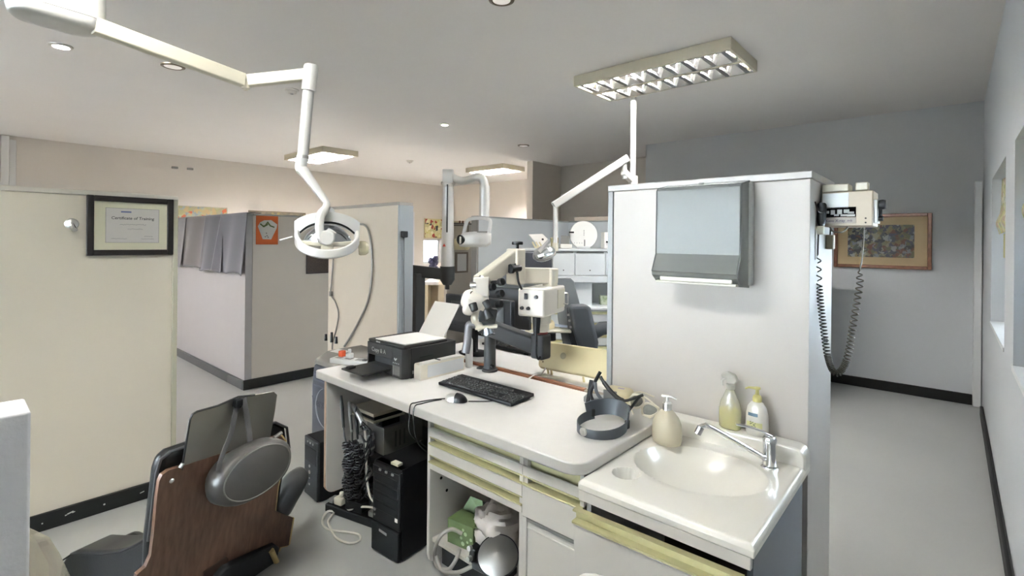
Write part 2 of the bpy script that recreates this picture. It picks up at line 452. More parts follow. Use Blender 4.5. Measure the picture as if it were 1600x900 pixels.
# cool white screens around the far surgery
t = thing('partition', 'cool white screen behind the microscope arm', 'partition', (-3.74, 4.4, 0))
build('panel', MB().box(-3.78, -3.7, 3.655, 5.26, 0, 1.745), PART_B, t)
build('cap', MB().box(-3.785, -3.695, 3.63, 5.26, 1.745, 1.762), EDGE_G, t, bevel=.003)
build('end_trim', MB().box(-3.783, -3.697, 3.63, 3.655, 0, 1.745), mat('mid grey edging', (140, 138, 134), .5), t, bevel=.003)
t = thing('partition', 'cool white screen behind the round white disc', 'partition', (-2.4, 5.3, 0))
build('panel', MB().box(-3.78, -1.0, 5.265, 5.34, 0, 1.745), PART_B, t)
build('cap', MB().box(-3.785, -1.0, 5.26, 5.345, 1.745, 1.762), EDGE_G, t, bevel=.003)
build('pelmet_strip', MB().box(at(899, 340, y=5.3).x, -1.6, 5.275, 5.33, 1.763, 1.812), mat('pinkish beige board', (206, 192, 176), .5), None, 'long beige strip lying on top of the cool white screen above the round disc', 'strip', bevel=.004)
t = thing('partition', 'grey far screen carrying two framed boards, left of the white screens', 'partition', (-5.34, 5.2, 0))
build('panel', MB().box(-5.4, -5.34, 4.66, 6.4, 0, 1.74), mat('taupe partition board', (176, 170, 160), .55), t)
build('cap', MB().box(-5.405, -5.335, 4.655, 6.4, 1.74, 1.758), mat('dark capping', (96, 90, 84), .5), t, bevel=.003)
# ================================================================= DESK, DRAWERS, SINK
EDGEB = mat('peach edge band', (196, 170, 148), .5)
t = thing('desk', 'long white worktop desk with a rounded front corner and knee gap', 'desk', (-1.83, 1.76, 0))
b = MB()
xr, yf, r = -.925, 1.40, .075
pl = [(-2.742, yf + .012), (-2.730, yf), (xr - r, yf)] + [(xr - r + r * math.sin(a), yf + r - r * math.cos(a)) for a in [PI / 2 * k / 8 for k in range(1, 9)]] + [(xr, 2.093), (-1.243, 2.093), (-1.243, 2.118), (-2.742, 2.118)]
b.prism([(x, y, .705) for x, y in pl], (0, 0, .045))
build('worktop', b, WHITE_WORK, t, bevel=.006, seg=3)
b = MB()
rc = .05
pr = [(1.42, .705), (1.42, .06 + rc)] + [(1.42 + rc - rc * math.cos(a), .06 + rc - rc * math.sin(a)) for a in [PI / 2 * k / 6 for k in range(1, 7)]] + [(2.08, .06), (2.08, .705)]
b.prism([(-2.662, y, z) for y, z in pr], (.02, 0, 0))
lp = build('leg_panel', b, WHITE_LAM, t, bevel=.002)
b = MB().prism([(-2.661, y - .0015, z) for y, z in [(1.42, .70), (1.42, .06 + rc)] + [(1.42 + rc - rc * math.cos(a), .06 + rc - rc * math.sin(a)) for a in [PI / 2 * k / 6 for k in range(1, 7)]] + [(1.60, .0605), (1.60, .059), (1.47, .0585), (1.418, .10), (1.4175, .70)]], (.018, 0, 0))
build('edge_band', b, EDGEB, lp)
build('adjuster_foot', MB().cyl((-2.652, 1.62, 0), (-2.652, 1.62, .062), .018), RUBBER, t)
build('adjuster_foot', MB().cyl((-2.652, 2.0, 0), (-2.652, 2.0, .062), .018), RUBBER, t)
build('back_panel', MB().box(-2.64, -1.80, 2.082, 2.094, .06, .705), mat('brown hardboard', (92, 84, 76), .7), t)
build('cable_shelf', MB().box(-2.64, -2.30, 1.53, 2.08, .262, .28).box(-2.64, -2.615, 1.53, 2.08, .28, .32), mat('black shelf', (34, 34, 34), .6), t, bevel=.003)

# far desk standing back to back, and the wooden strip between
t = thing('desk', 'far white desk behind the brown wooden strip', 'desk', (-2.0, 2.6, 0))
build('worktop', MB().box(-2.72, -1.05, 2.565, 3.0, .705, .748).box(-2.72, -1.246, 2.196, 2.565, .705, .748), WHITE_WORK, t, bevel=.006)
build('leg_panel', MB().box(-2.70, -2.68, 2.3, 2.95, 0, .705), WHITE_LAM, t)
build('leg_panel', MB().box(-1.12, -1.10, 2.575, 2.95, 0, .705), WHITE_LAM, t)
WOOD = mat('varnished brown wood', (122, 74, 44), .4, vary=.35, vscale=5, stretch=(1.5, 30, 30))
b = MB().box(-2.74, -1.40, 2.122, 2.19, 0, .757)
t = thing('wood_divider', 'brown varnished wooden strip between the two white desks', 'divider', (-1.9, 2.155, 0))
build('rail', MB().box(-2.40, -1.385, 2.122, 2.15, .62, .760), WOOD, t, bevel=.003)
build('worn_end', MB().box(-1.385, -1.244, 2.122, 2.15, .62, .757), mat('worn grey wood end', (150, 138, 122), .6, vary=.2), t, bevel=.003)
build('post', MB().box(-2.38, -2.30, 2.122, 2.148, 0, .62).box(-1.5, -1.42, 2.122, 2.148, 0, .62), WOOD, t)

def grip(x0, x1, zb, y=1.45, k=.72, M=None, q_=.014):
    """C-profile aluminium grip rail along the top of a front"""
    sec = [(0, .0), (-.016, .0), (-.024, .005), (-.024, .012), (-.020, .013), (q_, .013), (q_, .041), (-.015, .043), (-.017, .044), (-.017, .050), (q_ + .003, .050), (q_ + .003, .0)]
    b = MB(M); b.prism([(x0, y + q, zb + z * k) for q, z in sec], (x1 - x0, 0, 0)); return b

# drawer cabinet with the open compartment
t = thing('drawer_cabinet', 'white cabinet with two gold railed drawers above an open compartment', 'cabinet', (-1.5, 1.75, 0))
CARC = mat('cabinet carcass', (212, 208, 200), .5, vary=.03, vscale=8)
build('side_panel', MB().prism([(-1.788, y, z) for y, z in [(1.452, .700), (1.452, .075), (1.46, .045), (1.485, .03), (2.08, .03), (2.08, .704)]], (.018, 0, 0)), WHITE_LAM, t, bevel=.003)
build('side_panel', MB().box(-1.236, -1.218, 1.452, 2.08, .03, .700), WHITE_LAM, t, bevel=.002)
build('back_panel', MB().box(-1.77, -1.236, 2.06, 2.078, .03, .70), CARC, t)
build('divider_board', MB().box(-1.77, -1.236, 1.47, 2.06, .452, .466), CARC, t)
build('shelf', MB().box(-1.77, -1.236, 1.47, 2.06, .128, .146), CARC, t, bevel=.002)
build('plinth', MB().box(-1.77, -1.236, 1.53, 1.55, 0, .128), BLACK_PL, t)
build('fascia', MB().box(-1.77, -1.218, 1.448, 1.466, .614, .652), WHITE_LAM, t, bevel=.002)
build('recess_rail', MB().box(-1.77, -1.218, 1.475, 1.485, .640, .704), BRASS, t)
for z0, z1 in ((.531, .612), (.468, .529)):
    dz = z1 - z0
    dr = build('drawer', MB().box(-1.77, -1.221, 1.448, 1.466, z0, z1 - .036).box(-1.765, -1.225, 1.466, 2.0, z0 + .01, z0 + .016), WHITE_LAM, t, bevel=.002)
    build('grip_rail', grip(-1.772, -1.221, z1 - .036, 1.468), BRASS, dr)
hb = MB()
for y, z in ((1.52, .40), (1.60, .415), (1.555, .33)): hb.cyl((-1.7705, y, z), (-1.7685, y, z), .007, seg=12)
build('shelf_pin_hole', hb, BLACK_PL, t)

t = thing('drawer_cabinet', 'narrow white cabinet with one gold railed drawer over a panelled door', 'cabinet', (-1.08, 1.75, 0))
build('carcass', MB().box(-1.216, -1.198, 1.456, 2.08, .03, .70).box(-.962, -.946, 1.456, 2.08, .03, .70).box(-1.198, -.962, 2.06, 2.08, .03, .70).box(-1.198, -.962, 1.5, 2.06, .05, .07), WHITE_LAM, t)
build('plinth', MB().box(-1.2, -.96, 1.5, 1.52, 0, .05), BLACK_PL, t)
build('fascia', MB().box(-1.216, -.946, 1.448, 1.456, .614, .652), WHITE_LAM, t, bevel=.002)
build('recess_rail', MB().box(-1.216, -.946, 1.475, 1.485, .640, .704), BRASS, t)
dr = build('drawer', MB().box(-1.216, -.946, 1.447, 1.466, .462, .576), WHITE_LAM, t, bevel=.002)
build('grip_rail', grip(-1.216, -.946, .576, 1.468), BRASS, dr)
dd = build('door', MB().box(-1.216, -1.196, 1.448, 1.466, .04, .459).box(-.962, -.946, 1.448, 1.466, .04, .459).box(-1.196, -.962, 1.455, 1.466, .04, .447), WHITE_LAM, t, bevel=.002)
build('door_trim', MB().box(-1.198, -.960, 1.449, 1.462, .447, .459), GREY_PL, dd)
build('door_bead', MB().box(-1.196, -.962, 1.452, 1.458, .418, .425), WHITE_LAM, dd, bevel=.002)

# sink unit
t = thing('sink_cabinet', 'white sink cabinet with its gold railed door hanging ajar', 'cabinet', (-.66, 1.75, 0))
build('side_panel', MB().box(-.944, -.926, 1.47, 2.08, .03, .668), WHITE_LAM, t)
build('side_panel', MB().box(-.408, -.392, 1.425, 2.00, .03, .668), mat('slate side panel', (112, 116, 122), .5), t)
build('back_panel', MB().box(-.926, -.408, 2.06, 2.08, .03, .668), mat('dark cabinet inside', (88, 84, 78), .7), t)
build('base_board', MB().box(-.926, -.408, 1.5, 2.06, .05, .07), CARC, t)
build('plinth', MB().box(-.93, -.41, 1.52, 1.54, 0, .05), BLACK_PL, t)
build('fascia', MB().box(-.936, -.394, 1.408, 1.425, .634, .670), WHITE_LAM, t, bevel=.002)
M = Matrix.Translation((-.665, 1.425, .06)) @ Matrix.Rotation(math.radians(-1.1), 4, 'Y') @ Matrix.Rotation(math.radians(3.2), 4, 'X')
dd = build('door', MB(M).box(-.268, .268, -.012, .006, 0, .508), WHITE_LAM, t, bevel=.002)
build('grip_rail', grip(-.268, .268, .508, .006, k=.95, M=M, q_=.003), BRASS, dd)

# moulded sink top
SINKM = mat('cream cast sink', (250, 249, 243), .28, coat=.3, vary=.01)
x0, x1, y0, y1 = -.938, -.385, 1.405, 2.09
ca, sa = math.cos(math.radians(12)), math.sin(math.radians(12))
def bowl(u, v):
    x, y = x0 + (x1 - x0) * u, y0 + (y1 - y0) * v
    z = .705
    dx, dy = x + .672, y - 1.765
    a, c = (dx * ca + dy * sa) / .225, (-dx * sa + dy * ca) / .185
    q = math.sqrt(a * a + c * c)
    if q < 1.0:
        z -= .115 * (1 - q ** 3.2)
    elif q < 1.12: z -= .003 * (1.12 - q) / .12
    d2 = math.hypot(x + .838, y - 1.552) / .046
    if d2 < 1: z -= .05 * min(1, (1 - d2) * 16)
    # rolled edge
    e = min(x - x0, x1 - x, y - y0)
    if e < .014: z -= .014 * (1 - e / .014) ** 2
    return (x, y, z)
t = thing('sink', 'cream moulded sink top with an oval basin and a round dish hole', 'sink', (-.66, 1.75, .668))
b = MB().sheet(150, 180, bowl)
b.prism([(x0, y0, .6915), (x1, y0, .6915), (x1, y1, .6915), (x0, y1, .6915)], (0, 0, 0)) if False else None
sk = build('basin_top', b, SINKM, t, smooth=60)
b = MB()
b.box(x0, x1, y0, y0 + .02, .670, .6915).box(x0, x0 + .02, y0 + .02, y1, .670, .6915).box(x1 - .02, x1, y0 + .02, y1, .670, .6915)
build('apron', b, SINKM, t, bevel=.003)
b = MB()
b.prism([(x, 2.012, z) for x, z in [(-.925, .690), (-.385, .690), (-.385, .735)] + [(-.385 - .04 + .04 * math.cos(a), .735 + .035 * math.sin(a)) for a in [PI / 2 * k / 6 for k in range(1, 7)]] + [(-.925, .770)]], (0, .080, 0))
build('backsplash_ledge', b, SINKM, t, bevel=.008, seg=3)
build('dish_base', MB().lathe([(0, 0), (.037, 0), (.037, .003), (0, .003)], (-.838, 1.552, .656), seg=28), DARK_PL, t)

# tap
t = thing('tap', 'chrome mixer tap with long swivelled spout at the right of the basin', 'tap', (-.485, 1.945, .705))
bx, by = -.485, 1.945
build('body', MB().lathe([(.03, 0), (.03, .006), (.024, .01), (.0225, .03), (.022, .085), (.024, .10), (.018, .112), (0, .114)], (bx, by, .703), seg=28), CHROME, t)
sp = [Vector((bx - .012, by - .015, .735)), Vector((bx - .028, by - .035, .752)), Vector((bx - .155, by - .135, .840)), Vector((bx - .175, by - .150, .846)), Vector((bx - .192, by - .162, .838))]
build('spout', MB().tube(smoothpath(sp, 6), .0095, 14), CHROME, t)
build('aerator', MB().cyl((bx - .186, by - .158, .842), (bx - .196, by - .164, .818), .0125, seg=18), mat('grey chrome', (150, 150, 150), .25, .9), t)
build('lever', MB().sweep([(bx + .004, by + .004, .815), (bx - .02, by - .01, .828), (bx - .07, by - .035, .842), (bx - .10, by - .05, .846)], rrect(.018, .007, .003)), CHROME, t, smooth=60)

# ================================================================= THINGS ON THE SINK
t = thing('soap_dispenser', 'matt beige soap dispenser with a steel pump by the basin', 'soap dispenser', (-.856, 1.905, .742))
zb = .7045
bd = [(0, 0), (.046, 0), (.053, .004), (.056, .02), (.057, .05), (.054, .08), (.045, .105), (.030, .124), (.021, .132), (.02, .134), (0, .134)]
SX, SY = -.846, 1.895
build('body', MB().lathe(bd, (SX, SY, zb), sx=1.05, sy=.8, seg=36), mat('beige ceramic', (206, 199, 178), .55), t, smooth=60)
p_ = build('pump', MB().lathe([(.018, 0), (.018, .026), (.015, .03), (.006, .032), (.006, .05), (0, .05)], (SX, SY, zb + .133)), STEEL, t)
build('nozzle', MB().tube([(SX - .02, SY - .006, zb + .185), (SX + .012, SY + .003, zb + .187), (SX + .034, SY + .008, zb + .180)], [.0045, .006, .0045]), STEEL, p_)

# translucent spray bottle with yellow liquid
BX, BY, zb = -.655, 2.05, .7705
t = thing('spray_bottle', 'clear spray bottle half full of yellow liquid behind the tap', 'bottle', (BX, BY, zb))
CLEARP = mat('clear bottle plastic', (236, 236, 224), .2, alpha=.42)
YEL = mat('yellow liquid', (234, 230, 122), .25)
body = [(0, 0), (.036, 0), (.041, .005), (.042, .03), (.042, .075), (.036, .105), (.022, .135), (.016, .150), (.0155, .158)]
build('bottle', MB().lathe(body, (BX, BY, zb), sy=.62, seg=36), CLEARP, t, smooth=60)
build('liquid', MB().lathe([(0, .003), (.034, .003), (.0395, .008), (.0402, .03), (.0402, .076), (0, .078)], (BX, BY, zb), sy=.62, seg=36), YEL, t)
build('dip_tube', MB().tube([(BX, BY, zb + .01), (BX, BY, zb + .155)], .0025), CLEARP, t)
h = MB()
h.cyl((BX, BY, zb + .153), (BX, BY, zb + .175), .017)
h.prism([(BX - .034, BY - .01, zb + .196), (BX - .034, BY - .01, zb + .209), (BX - .01, BY - .01, zb + .222), (BX + .018, BY - .01, zb + .214), (BX + .03, BY - .01, zb + .192), (BX + .018, BY - .01, zb + .176), (BX - .012, BY - .01, zb + .176), (BX - .014, BY - .01, zb + .194)], (0, .02, 0))
CLEARW = mat('milky sprayer plastic', (228, 228, 222), .3, trans=.3, alpha=.8)
hd = build('sprayer_head', h, CLEARW, t, bevel=.004)
build('trigger', MB().tube([(BX - .020, BY, zb + .196), (BX - .032, BY, zb + .182), (BX - .030, BY, zb + .162)], [.005, .005, .004]), CLEARW, hd)

BX, BY = -.556, 2.05
t = thing('lotion_bottle', 'white pump bottle with pale yellow label and top beside the spray bottle', 'bottle', (BX, BY, zb))
LOT = [(0, 0), (.034, 0), (.040, .006), (.041, .03), (.039, .08), (.034, .105), (.022, .123), (.013, .128), (0, .128)]
build('body', MB().lathe(LOT, (BX, BY, zb), sy=.62, seg=36), mat('white bottle', (236, 235, 230), .3), t, smooth=60)
def onb(a, z, r=.0407):      # point on the bottle's side
    return Vector((BX + r * math.cos(a), BY + .62 * r * math.sin(a), zb + z))
def blabel(a0, a1, z0, z1, g=.0006, r=None):
    b = MB(); b.sheet(14, 4, lambda u, v: onb(a0 + (a1 - a0) * u, z0 + (z1 - z0) * v, (.0405 - .0035 * max(0, (z0 + (z1 - z0) * v) - .035) / .06 + .0012 + g))); return b
lb = build('label', blabel(-2.45, -.95, .028, .052), mat('pale yellow label', (226, 226, 170), .5), t)
build('name_band', blabel(-2.3, -1.35, .074, .086, .0012), mat('blue grey label band', (96, 120, 138), .5), t)
lt = MB()
for k in range(8):
    a = -2.2 + .1 * k; p = onb(a, .0775, .0420); q = Vector((-math.sin(a), .62 * math.cos(a), 0)).normalized()
    lt.text('PalmoliveX'[k], p - q * .001, q, (0, 0, 1), .006, thick=.0004) if False else None
lf = MB()
for k in range(16):
    a = -1.75 + random.uniform(-.25, .3); z = .040 + random.uniform(-.008, .016)
    p = onb(a, z, .0425); lf.ell(p, (.003, .0008, .0016), (0, random.uniform(-1.2, 1.2), .1), seg=8, rg=4)
build('leaf_print', lf, mat('olive leaf print', (92, 98, 62), .6), lb)
YTOP = mat('pale yellow pump', (206, 200, 134), .4)
pm = build('pump', MB().lathe([(.016, 0), (.017, .012), (.013, .022), (.007, .026), (.006, .045), (.012, .048), (.011, .054), (0, .055)], (BX, BY, zb + .127)), YTOP, t)
build('nozzle', MB().tube([(BX, BY, zb + .176), (BX - .028, BY - .008, zb + .177), (BX - .040, BY - .012, zb + .171)], [.006, .004, .003]), YTOP, pm)

# ================================================================= PAPER TOWEL DISPENSER
t = thing('towel_dispenser', 'smoked clear paper towel dispenser on the partition above the sink', 'dispenser', (-.765, 2.10, 1.32))
SM = bpy.data.materials.new('smoked clear plastic'); SM.use_nodes = True
nt = SM.node_tree; pb = nt.nodes['Principled BSDF']
pb.inputs['Base Color'].default_value = (.40, .44, .445, 1); pb.inputs['Roughness'].default_value = .16; pb.inputs['Specular IOR Level'].default_value = .10; pb.inputs['Alpha'].default_value = .4
lw = nt.nodes.new('ShaderNodeLayerWeight'); lw.inputs['Blend'].default_value = .35
mr = nt.nodes.new('ShaderNodeMapRange'); mr.inputs['To Min'].default_value = .48; mr.inputs['To Max'].default_value = .55
nt.links.new(lw.outputs['Facing'], mr.inputs['Value']); nt.links.new(mr.outputs[0], pb.inputs['Alpha'])
X0, X1 = -.935, -.600
prof = [(2.082, 1.748), (1.985, 1.728), (1.975, 1.715), (1.972, 1.455), (1.935, 1.385), (1.938, 1.368), (1.985, 1.335), (2.085, 1.325)]
b = MB()
n = len(prof)
for i in range(n - 2):
    (a, za), (c, zc) = prof[i], prof[i + 1]
    b.face([b.v((X0, a, za)), b.v((X1, a, za)), b.v((X1, c, zc)), b.v((X0, c, zc))])
for X in (X0, X1): b.face([b.v((X, y, z)) for y, z in prof])
bmesh.ops.remove_doubles(b.bm, verts=b.bm.verts, dist=1e-5)
cv = build('cover', b, SM, t, solid=.003, smooth=25)
build('cover_rim', MB().tube([(X1, 2.078, 1.745), (X1, 1.982, 1.726), (X1, 1.973, 1.715), (X1, 1.970, 1.455), (X1, 1.934, 1.383)], .0028, 8).tube([(X0, 2.078, 1.745), (X0, 1.982, 1.726), (X0, 1.973, 1.715), (X0, 1.970, 1.455), (X0, 1.934, 1.383)], .0022, 8).tube([(X0, 1.984, 1.727), (X1, 1.984, 1.727)], .0028, 8).tube([(X0, 1.934, 1.383), (X1, 1.934, 1.383)], .0025, 8), mat('grey plastic rim', (110, 116, 116), .3, alpha=.75), cv)
build('lock', MB().cyl((-.77, 2.03, 1.740), (-.77, 2.03, 1.745), .010), GREY_PL, cv)
BK = mat('white dispenser back', (206, 208, 206), .5)
bk = build('back_plate', MB().box(X0 + .008, X1 + .012, 2.074, 2.1035, 1.335, 1.740), BK, t, bevel=.004)
g = MB()
for x in (-.865, -.80, -.772, -.70, -.655): g.box(x, x + .008, 2.070, 2.0745, 1.42, 1.735)
build('back_rib', g, mat('pale back rib', (186, 190, 190), .5), bk, bevel=.002)
g = MB()
for x, z in ((-.885, 1.705), (-.885, 1.50), (-.66, 1.705)): g.cyl((x, 2.069, z), (x, 2.074, z), .005, seg=12)
build('screw', g, GREY_PL, bk)
build('tray', MB().box(X0 + .01, X1 - .006, 1.95, 2.08, 1.336, 1.346).box(X0 + .03, X1 - .02, 1.945, 1.955, 1.346, 1.372), mat('white inner tray', (222, 220, 208), .4), t, bevel=.002)

# ================================================================= THINGS ON THE DESK
# printer
PX0, PX1, PY0, PY1, PZ = -2.535, -2.190, 1.610, 1.985, .7505
PRN = mat('dark printer plastic', (40, 39, 38), .55, bump=.03, bscale=200, spec=.25)
t = thing('printer', 'black inkjet printer with paper loaded and its output tray out', 'printer', ((PX0 + PX1) / 2, (PY0 + PY1) / 2, PZ))
b = MB()
oz0, oz1 = PZ + .045, PZ + .095
b.box(PX0, PX1, PY0 + .05, PY1, PZ, PZ + .165)
b.box(PX0, PX1 - .10, PY0, PY0 + .05, oz1, PZ + .165)
b.box(PX0, PX0 + .012, PY0, PY0 + .05, PZ + .03, oz1)
b.box(PX0 + .012, PX1 - .10, PY0, PY0 + .05, PZ + .012, oz0)
b.prism([(PX1 - .10, PY0, PZ + .003), (PX1 - .018, PY0, PZ + .003), (PX1, PY0 + .03, PZ + .003), (PX1, PY0 + .05, PZ + .003), (PX1 - .10, PY0 + .05, PZ + .003)], (0, 0, .162))
build('body', b, PRN, t, bevel=.004)
build('slot_inside', MB().box(PX0 + .014, PX1 - .102, PY0 + .044, PY0 + .0495, oz0 + .001, oz1 - .001), mat('deep black', (8, 8, 8), .8), t)
build('scanner_lid', MB().box(PX0 + .003, PX1 - .003, PY0 + .004, PY1 - .06, PZ + .166, PZ + .182), PRN, t, bevel=.006)
tr = build('output_tray', MB().box(PX0 + .02, PX1 - .115, PY0 - .175, PY0 + .045, PZ + .034, PZ + .044).box(PX0 + .05, PX0 + .08, PY0 - .165, PY0 - .12, PZ + .044, PZ + .056), mat('dark tray plastic', (34, 34, 33), .5, spec=.25), t, bevel=.003)
g = MB()
for k, (x, w_) in enumerate(((-.094, .018), (-.070, .009), (-.056, .009), (-.042, .009))): g.box(PX1 + x, PX1 + x + w_, PY0 - .0015, PY0 + .002, PZ + .018, PZ + .070)
build('ink_window', g, mat('smoky ink window', (128, 128, 130), .25), t)
g = MB()
for k in range(4): g.box(PX1 - .092 + k * .016, PX1 - .086 + k * .016, PY0 - .0012, PY0 + .001, PZ + .080, PZ + .086)
build('ink_mark', g, mat('pale print', (190, 190, 190), .6), t)
g = MB().text('Copy & A', (PX0 + .115, PY0 - .0005, PZ + .117), (1, 0, 0), (0, 0, 1), .034, bold=.005)
build('front_lettering', g, mat('pale grey print', (166, 166, 164), .6), t)
g = MB().text('EPSON', (PX0 + .105, PY0 + .003, PZ + .1695), (1, 0, 0), (0, 0, 1), .013, bold=.02)
build('badge_lettering', g, mat('light print', (205, 205, 203), .6), t)
g = MB().prism([(PX1 - .083, PY0 - .001, PZ + .104), (PX1 - .070, PY0 - .001, PZ + .094), (PX1 - .055, PY0 - .001, PZ + .108), (PX1 - .061, PY0 - .001, PZ + .112), (PX1 - .069, PY0 - .001, PZ + .104), (PX1 - .078, PY0 - .001, PZ + .112)], (0, .002, 0))
build('emblem', g, mat('light print'), t) if False else build('emblem', g, MATS['light print'], t)
g = MB().box(PX1 - .0005, PX1 + .0012, PY0 + .06, PY0 + .13, PZ + .025, PZ + .042)
build('side_badge', g, mat('grey badge', (140, 140, 138), .4), t)
g = MB().box(PX1 - .0005, PX1 + .001, PY0 + .11, PY0 + .20, PZ + .104, PZ + .110)
build('side_grip', g, MATS['deep black'], t)
g = MB()
sup = [(PX0 + .05, PX1 - .05)]
g.prism([(PX0 + .06, PY1 - .055, PZ + .166), (PX0 + .06, PY1 - .045, PZ + .166), (PX0 + .06, PY1 + .035, PZ + .285), (PX0 + .06, PY1 + .025, PZ + .285)], (PX1 - PX0 - .12, 0, 0))
build('paper_support', g, PRN, t, bevel=.002)
# the white sheets: a pile on the lid and the stack leaning on the support
b = MB()
b.prism([(PX0 + .065, PY0 + .012, PZ + .1825), (PX1 - .018, PY0 + .024, PZ + .1825), (PX1 - .004, PY0 + .30, PZ + .1825), (PX0 + .085, PY0 + .295, PZ + .1825)], (0, 0, .006))
build('paper', b, PAPER, None, 'pile of white paper lying flat on the printer lid', 'paper', bevel=.001)
b = MB()
b.prism([(PX0 + .07, PY1 - .070, PZ + .166), (PX0 + .07, PY1 - .056, PZ + .166), (PX0 + .07, PY1 + .075, PZ + .362), (PX0 + .07, PY1 + .067, PZ + .365)], (.225, 0, 0))
build('paper', b, PAPER, None, 'white paper standing tilted in the rear feed of the printer', 'paper', bevel=.001)

# white paper box beside the printer
bx0, bx1, by0, by1, bz = -2.178, -2.118, 1.672, 1.985, .7505
t = thing('file_box', 'low white box of papers against the right side of the printer', 'box', ((bx0 + bx1) / 2, (by0 + by1) / 2, bz))
PB = mat('pale blue white card', (218, 222, 226), .6)
build('carton', MB().box(bx0, bx1, by0, by0 + .004, bz, bz + .080).box(bx0, bx0 + .004, by0 + .004, by1, bz, bz + .085).box(bx1 - .004, bx1, by0 + .004, by1, bz, bz + .082).box(bx0 + .004, bx1 - .004, by1 - .004, by1, bz, bz + .085).box(bx0 + .004, bx1 - .004, by0 + .004, by1 - .004, bz, bz + .004), mat('cream card', (226, 222, 210), .6), t, bevel=.001)
build('front_label', MB().box(bx1, bx1 + .0012, by0 + .045, by1 - .006, bz + .010, bz + .074), PB, t)
b = MB()
for k in range(4): b.obox((bx0 + .012 + k * .011, (by0 + by1) / 2 + .01, bz + .046), (.004, by1 - by0 - .03, .084), (0, .06, 0))
build('paper_sheaf', b, PAPER, t)
build('strap', MB().box(bx0 - .0, bx1 - .005, by0 + .13, by0 + .14, bz + .088, bz + .091), BLACK_PL, t)
# white slim bottle standing behind
b = MB().lathe([(0, 0), (.020, 0), (.022, .004), (.022, .13), (.0215, .16), (.014, .178), (.007, .20), (.005, .225), (.004, .245), (0, .247)], (-2.15, 2.055, .7505), seg=24)
build('slim_bottle', b, mat('translucent white plastic', (205, 208, 206), .3), None, 'slim white pointed bottle standing behind the paper box', 'bottle', smooth=50)

# keyboards (desk and far desk share one builder)
KEYC = mat('dark grey keycaps', (52, 52, 52), .6, spec=.25)
def keyboard(x0, y0, w, dpt, z, label, flip=False):
    cx, cy = x0 + w / 2, y0 + dpt / 2
    M = Matrix.Translation((cx, cy, z)) @ Matrix.Rotation(PI if flip else 0, 4, 'Z') @ Matrix.Rotation(math.radians(3.5), 4, 'X')
    t = thing('keyboard', label, 'keyboard', (cx, cy, z))
    build('case', MB(M).box(-w / 2, w / 2, -dpt / 2, dpt / 2, .006, .022), BLACK_PL, t, bevel=.004)
    for fx in (-w / 2 + .03, w / 2 - .06): build('foot', MB(M).box(fx, fx + .03, dpt / 2 - .02, dpt / 2 - .01, -.004, .007), BLACK_PL, t)
    k = MB(M); pitch = w * .0424; kx0 = -w / 2 + .012
    def row(y, xs):
        for xa, ww in xs:
            p = [(kx0 + xa + a, y + c, .0215) for a, c in ((.001, .001), (ww - .001, .001), (ww - .001, .016), (.001, .016))]
            q = [(kx0 + xa + a, y + c, .0285) for a, c in ((.0035, .003), (ww - .0035, .003), (ww - .0035, .0145), (.0035, .0145))]
            k.rings([p, q])
    yb = -dpt / 2 + .014; n = 15
    row(yb, [(a * pitch, q * pitch) for a, q in ((0, 1.5), (1.5, 1.3), (2.8, 1.3), (4.1, 5.9), (10, 1.3), (11.3, 1.3), (12.6, 1.2), (13.8, 1.2))])
    for r_ in range(1, 5): row(yb + r_ * .019, [(i * pitch + (r_ % 2) * .002, pitch) for i in range(n)])
    row(yb + 5.5 * .019, [(i * pitch, pitch) for i in range(n)])
    ox = n * pitch + .010
    for r_ in (0, 3, 4, 5.5): row(yb + r_ * .019, [(ox + i * pitch, pitch) for i in range(3)])
    row(yb + .019, [(ox + pitch, pitch)])
    ox += 3 * pitch + .010
    for r_ in range(5): row(yb + r_ * .019, [(ox + i * pitch, pitch) for i in range(4)])
    build('keys', k, KEYC, t, bevel=0, smooth=0)
    return t
keyboard(-1.995, 1.688, .505, .168, .7505, 'black full size keyboard on the near white desk')
keyboard(-2.52, 2.53, .45, .150, .7485, 'black keyboard lying on the far desk behind the microscope post', True)

# mouse
t = thing('mouse', 'silver and black computer mouse with its cord on the desk', 'mouse', (-1.738, 1.575, .7505))
mx, my = -1.735, 1.578
rz = math.radians(20)
def mhalf(lo, hi):
    b = MB(); R = Matrix.Rotation(rz, 3, 'Z'); rs = []
    for i in range(13):
        s = lo + (hi - lo) * i / 12; w_ = .031 * math.sqrt(max(0, 1 - abs(s) ** 2.6)) + .0005; h_ = .036 * math.sqrt(max(0, 1 - abs(s * .98 + .05) ** 2.2)) + .001
        rs.append([Vector((mx, my, .752)) + R @ Vector((s * .056, w_ * math.cos(a), max(0, h_ * math.sin(a)))) for a in [PI * k / 14 for k in range(15)]])
    return b.rings(rs)
build('palm_shell', mhalf(-.98, .02), mat('silver mouse shell', (205, 203, 198), .28, .5), t, smooth=60)
build('button_shell', mhalf(.02, .98), BLACK_PL, t, smooth=60)
CORD = mat('black cord', (28, 28, 28), .5)
build('cord', MB().tube(smoothpath([(mx - .054, my - .02, .755), (mx - .08, my - .05, .7535), (mx - .10, my - .10, .7535), (-1.845, 1.43, .7535), (-1.848, 1.402, .750), (-1.849, 1.396, .70), (-1.86, 1.42, .60), (-1.88, 1.6, .45)], 8), .0028, 8), CORD, t)
b = MB().tube(smoothpath([(mx + .05, my + .03, .7535), (mx + .11, my + .085, .7535), (mx + .13, my + .115, .7535)], 8), .0025, 8)
build('cable', b, CORD, None, 'short black cable lying between the mouse and the keyboard', 'cable')
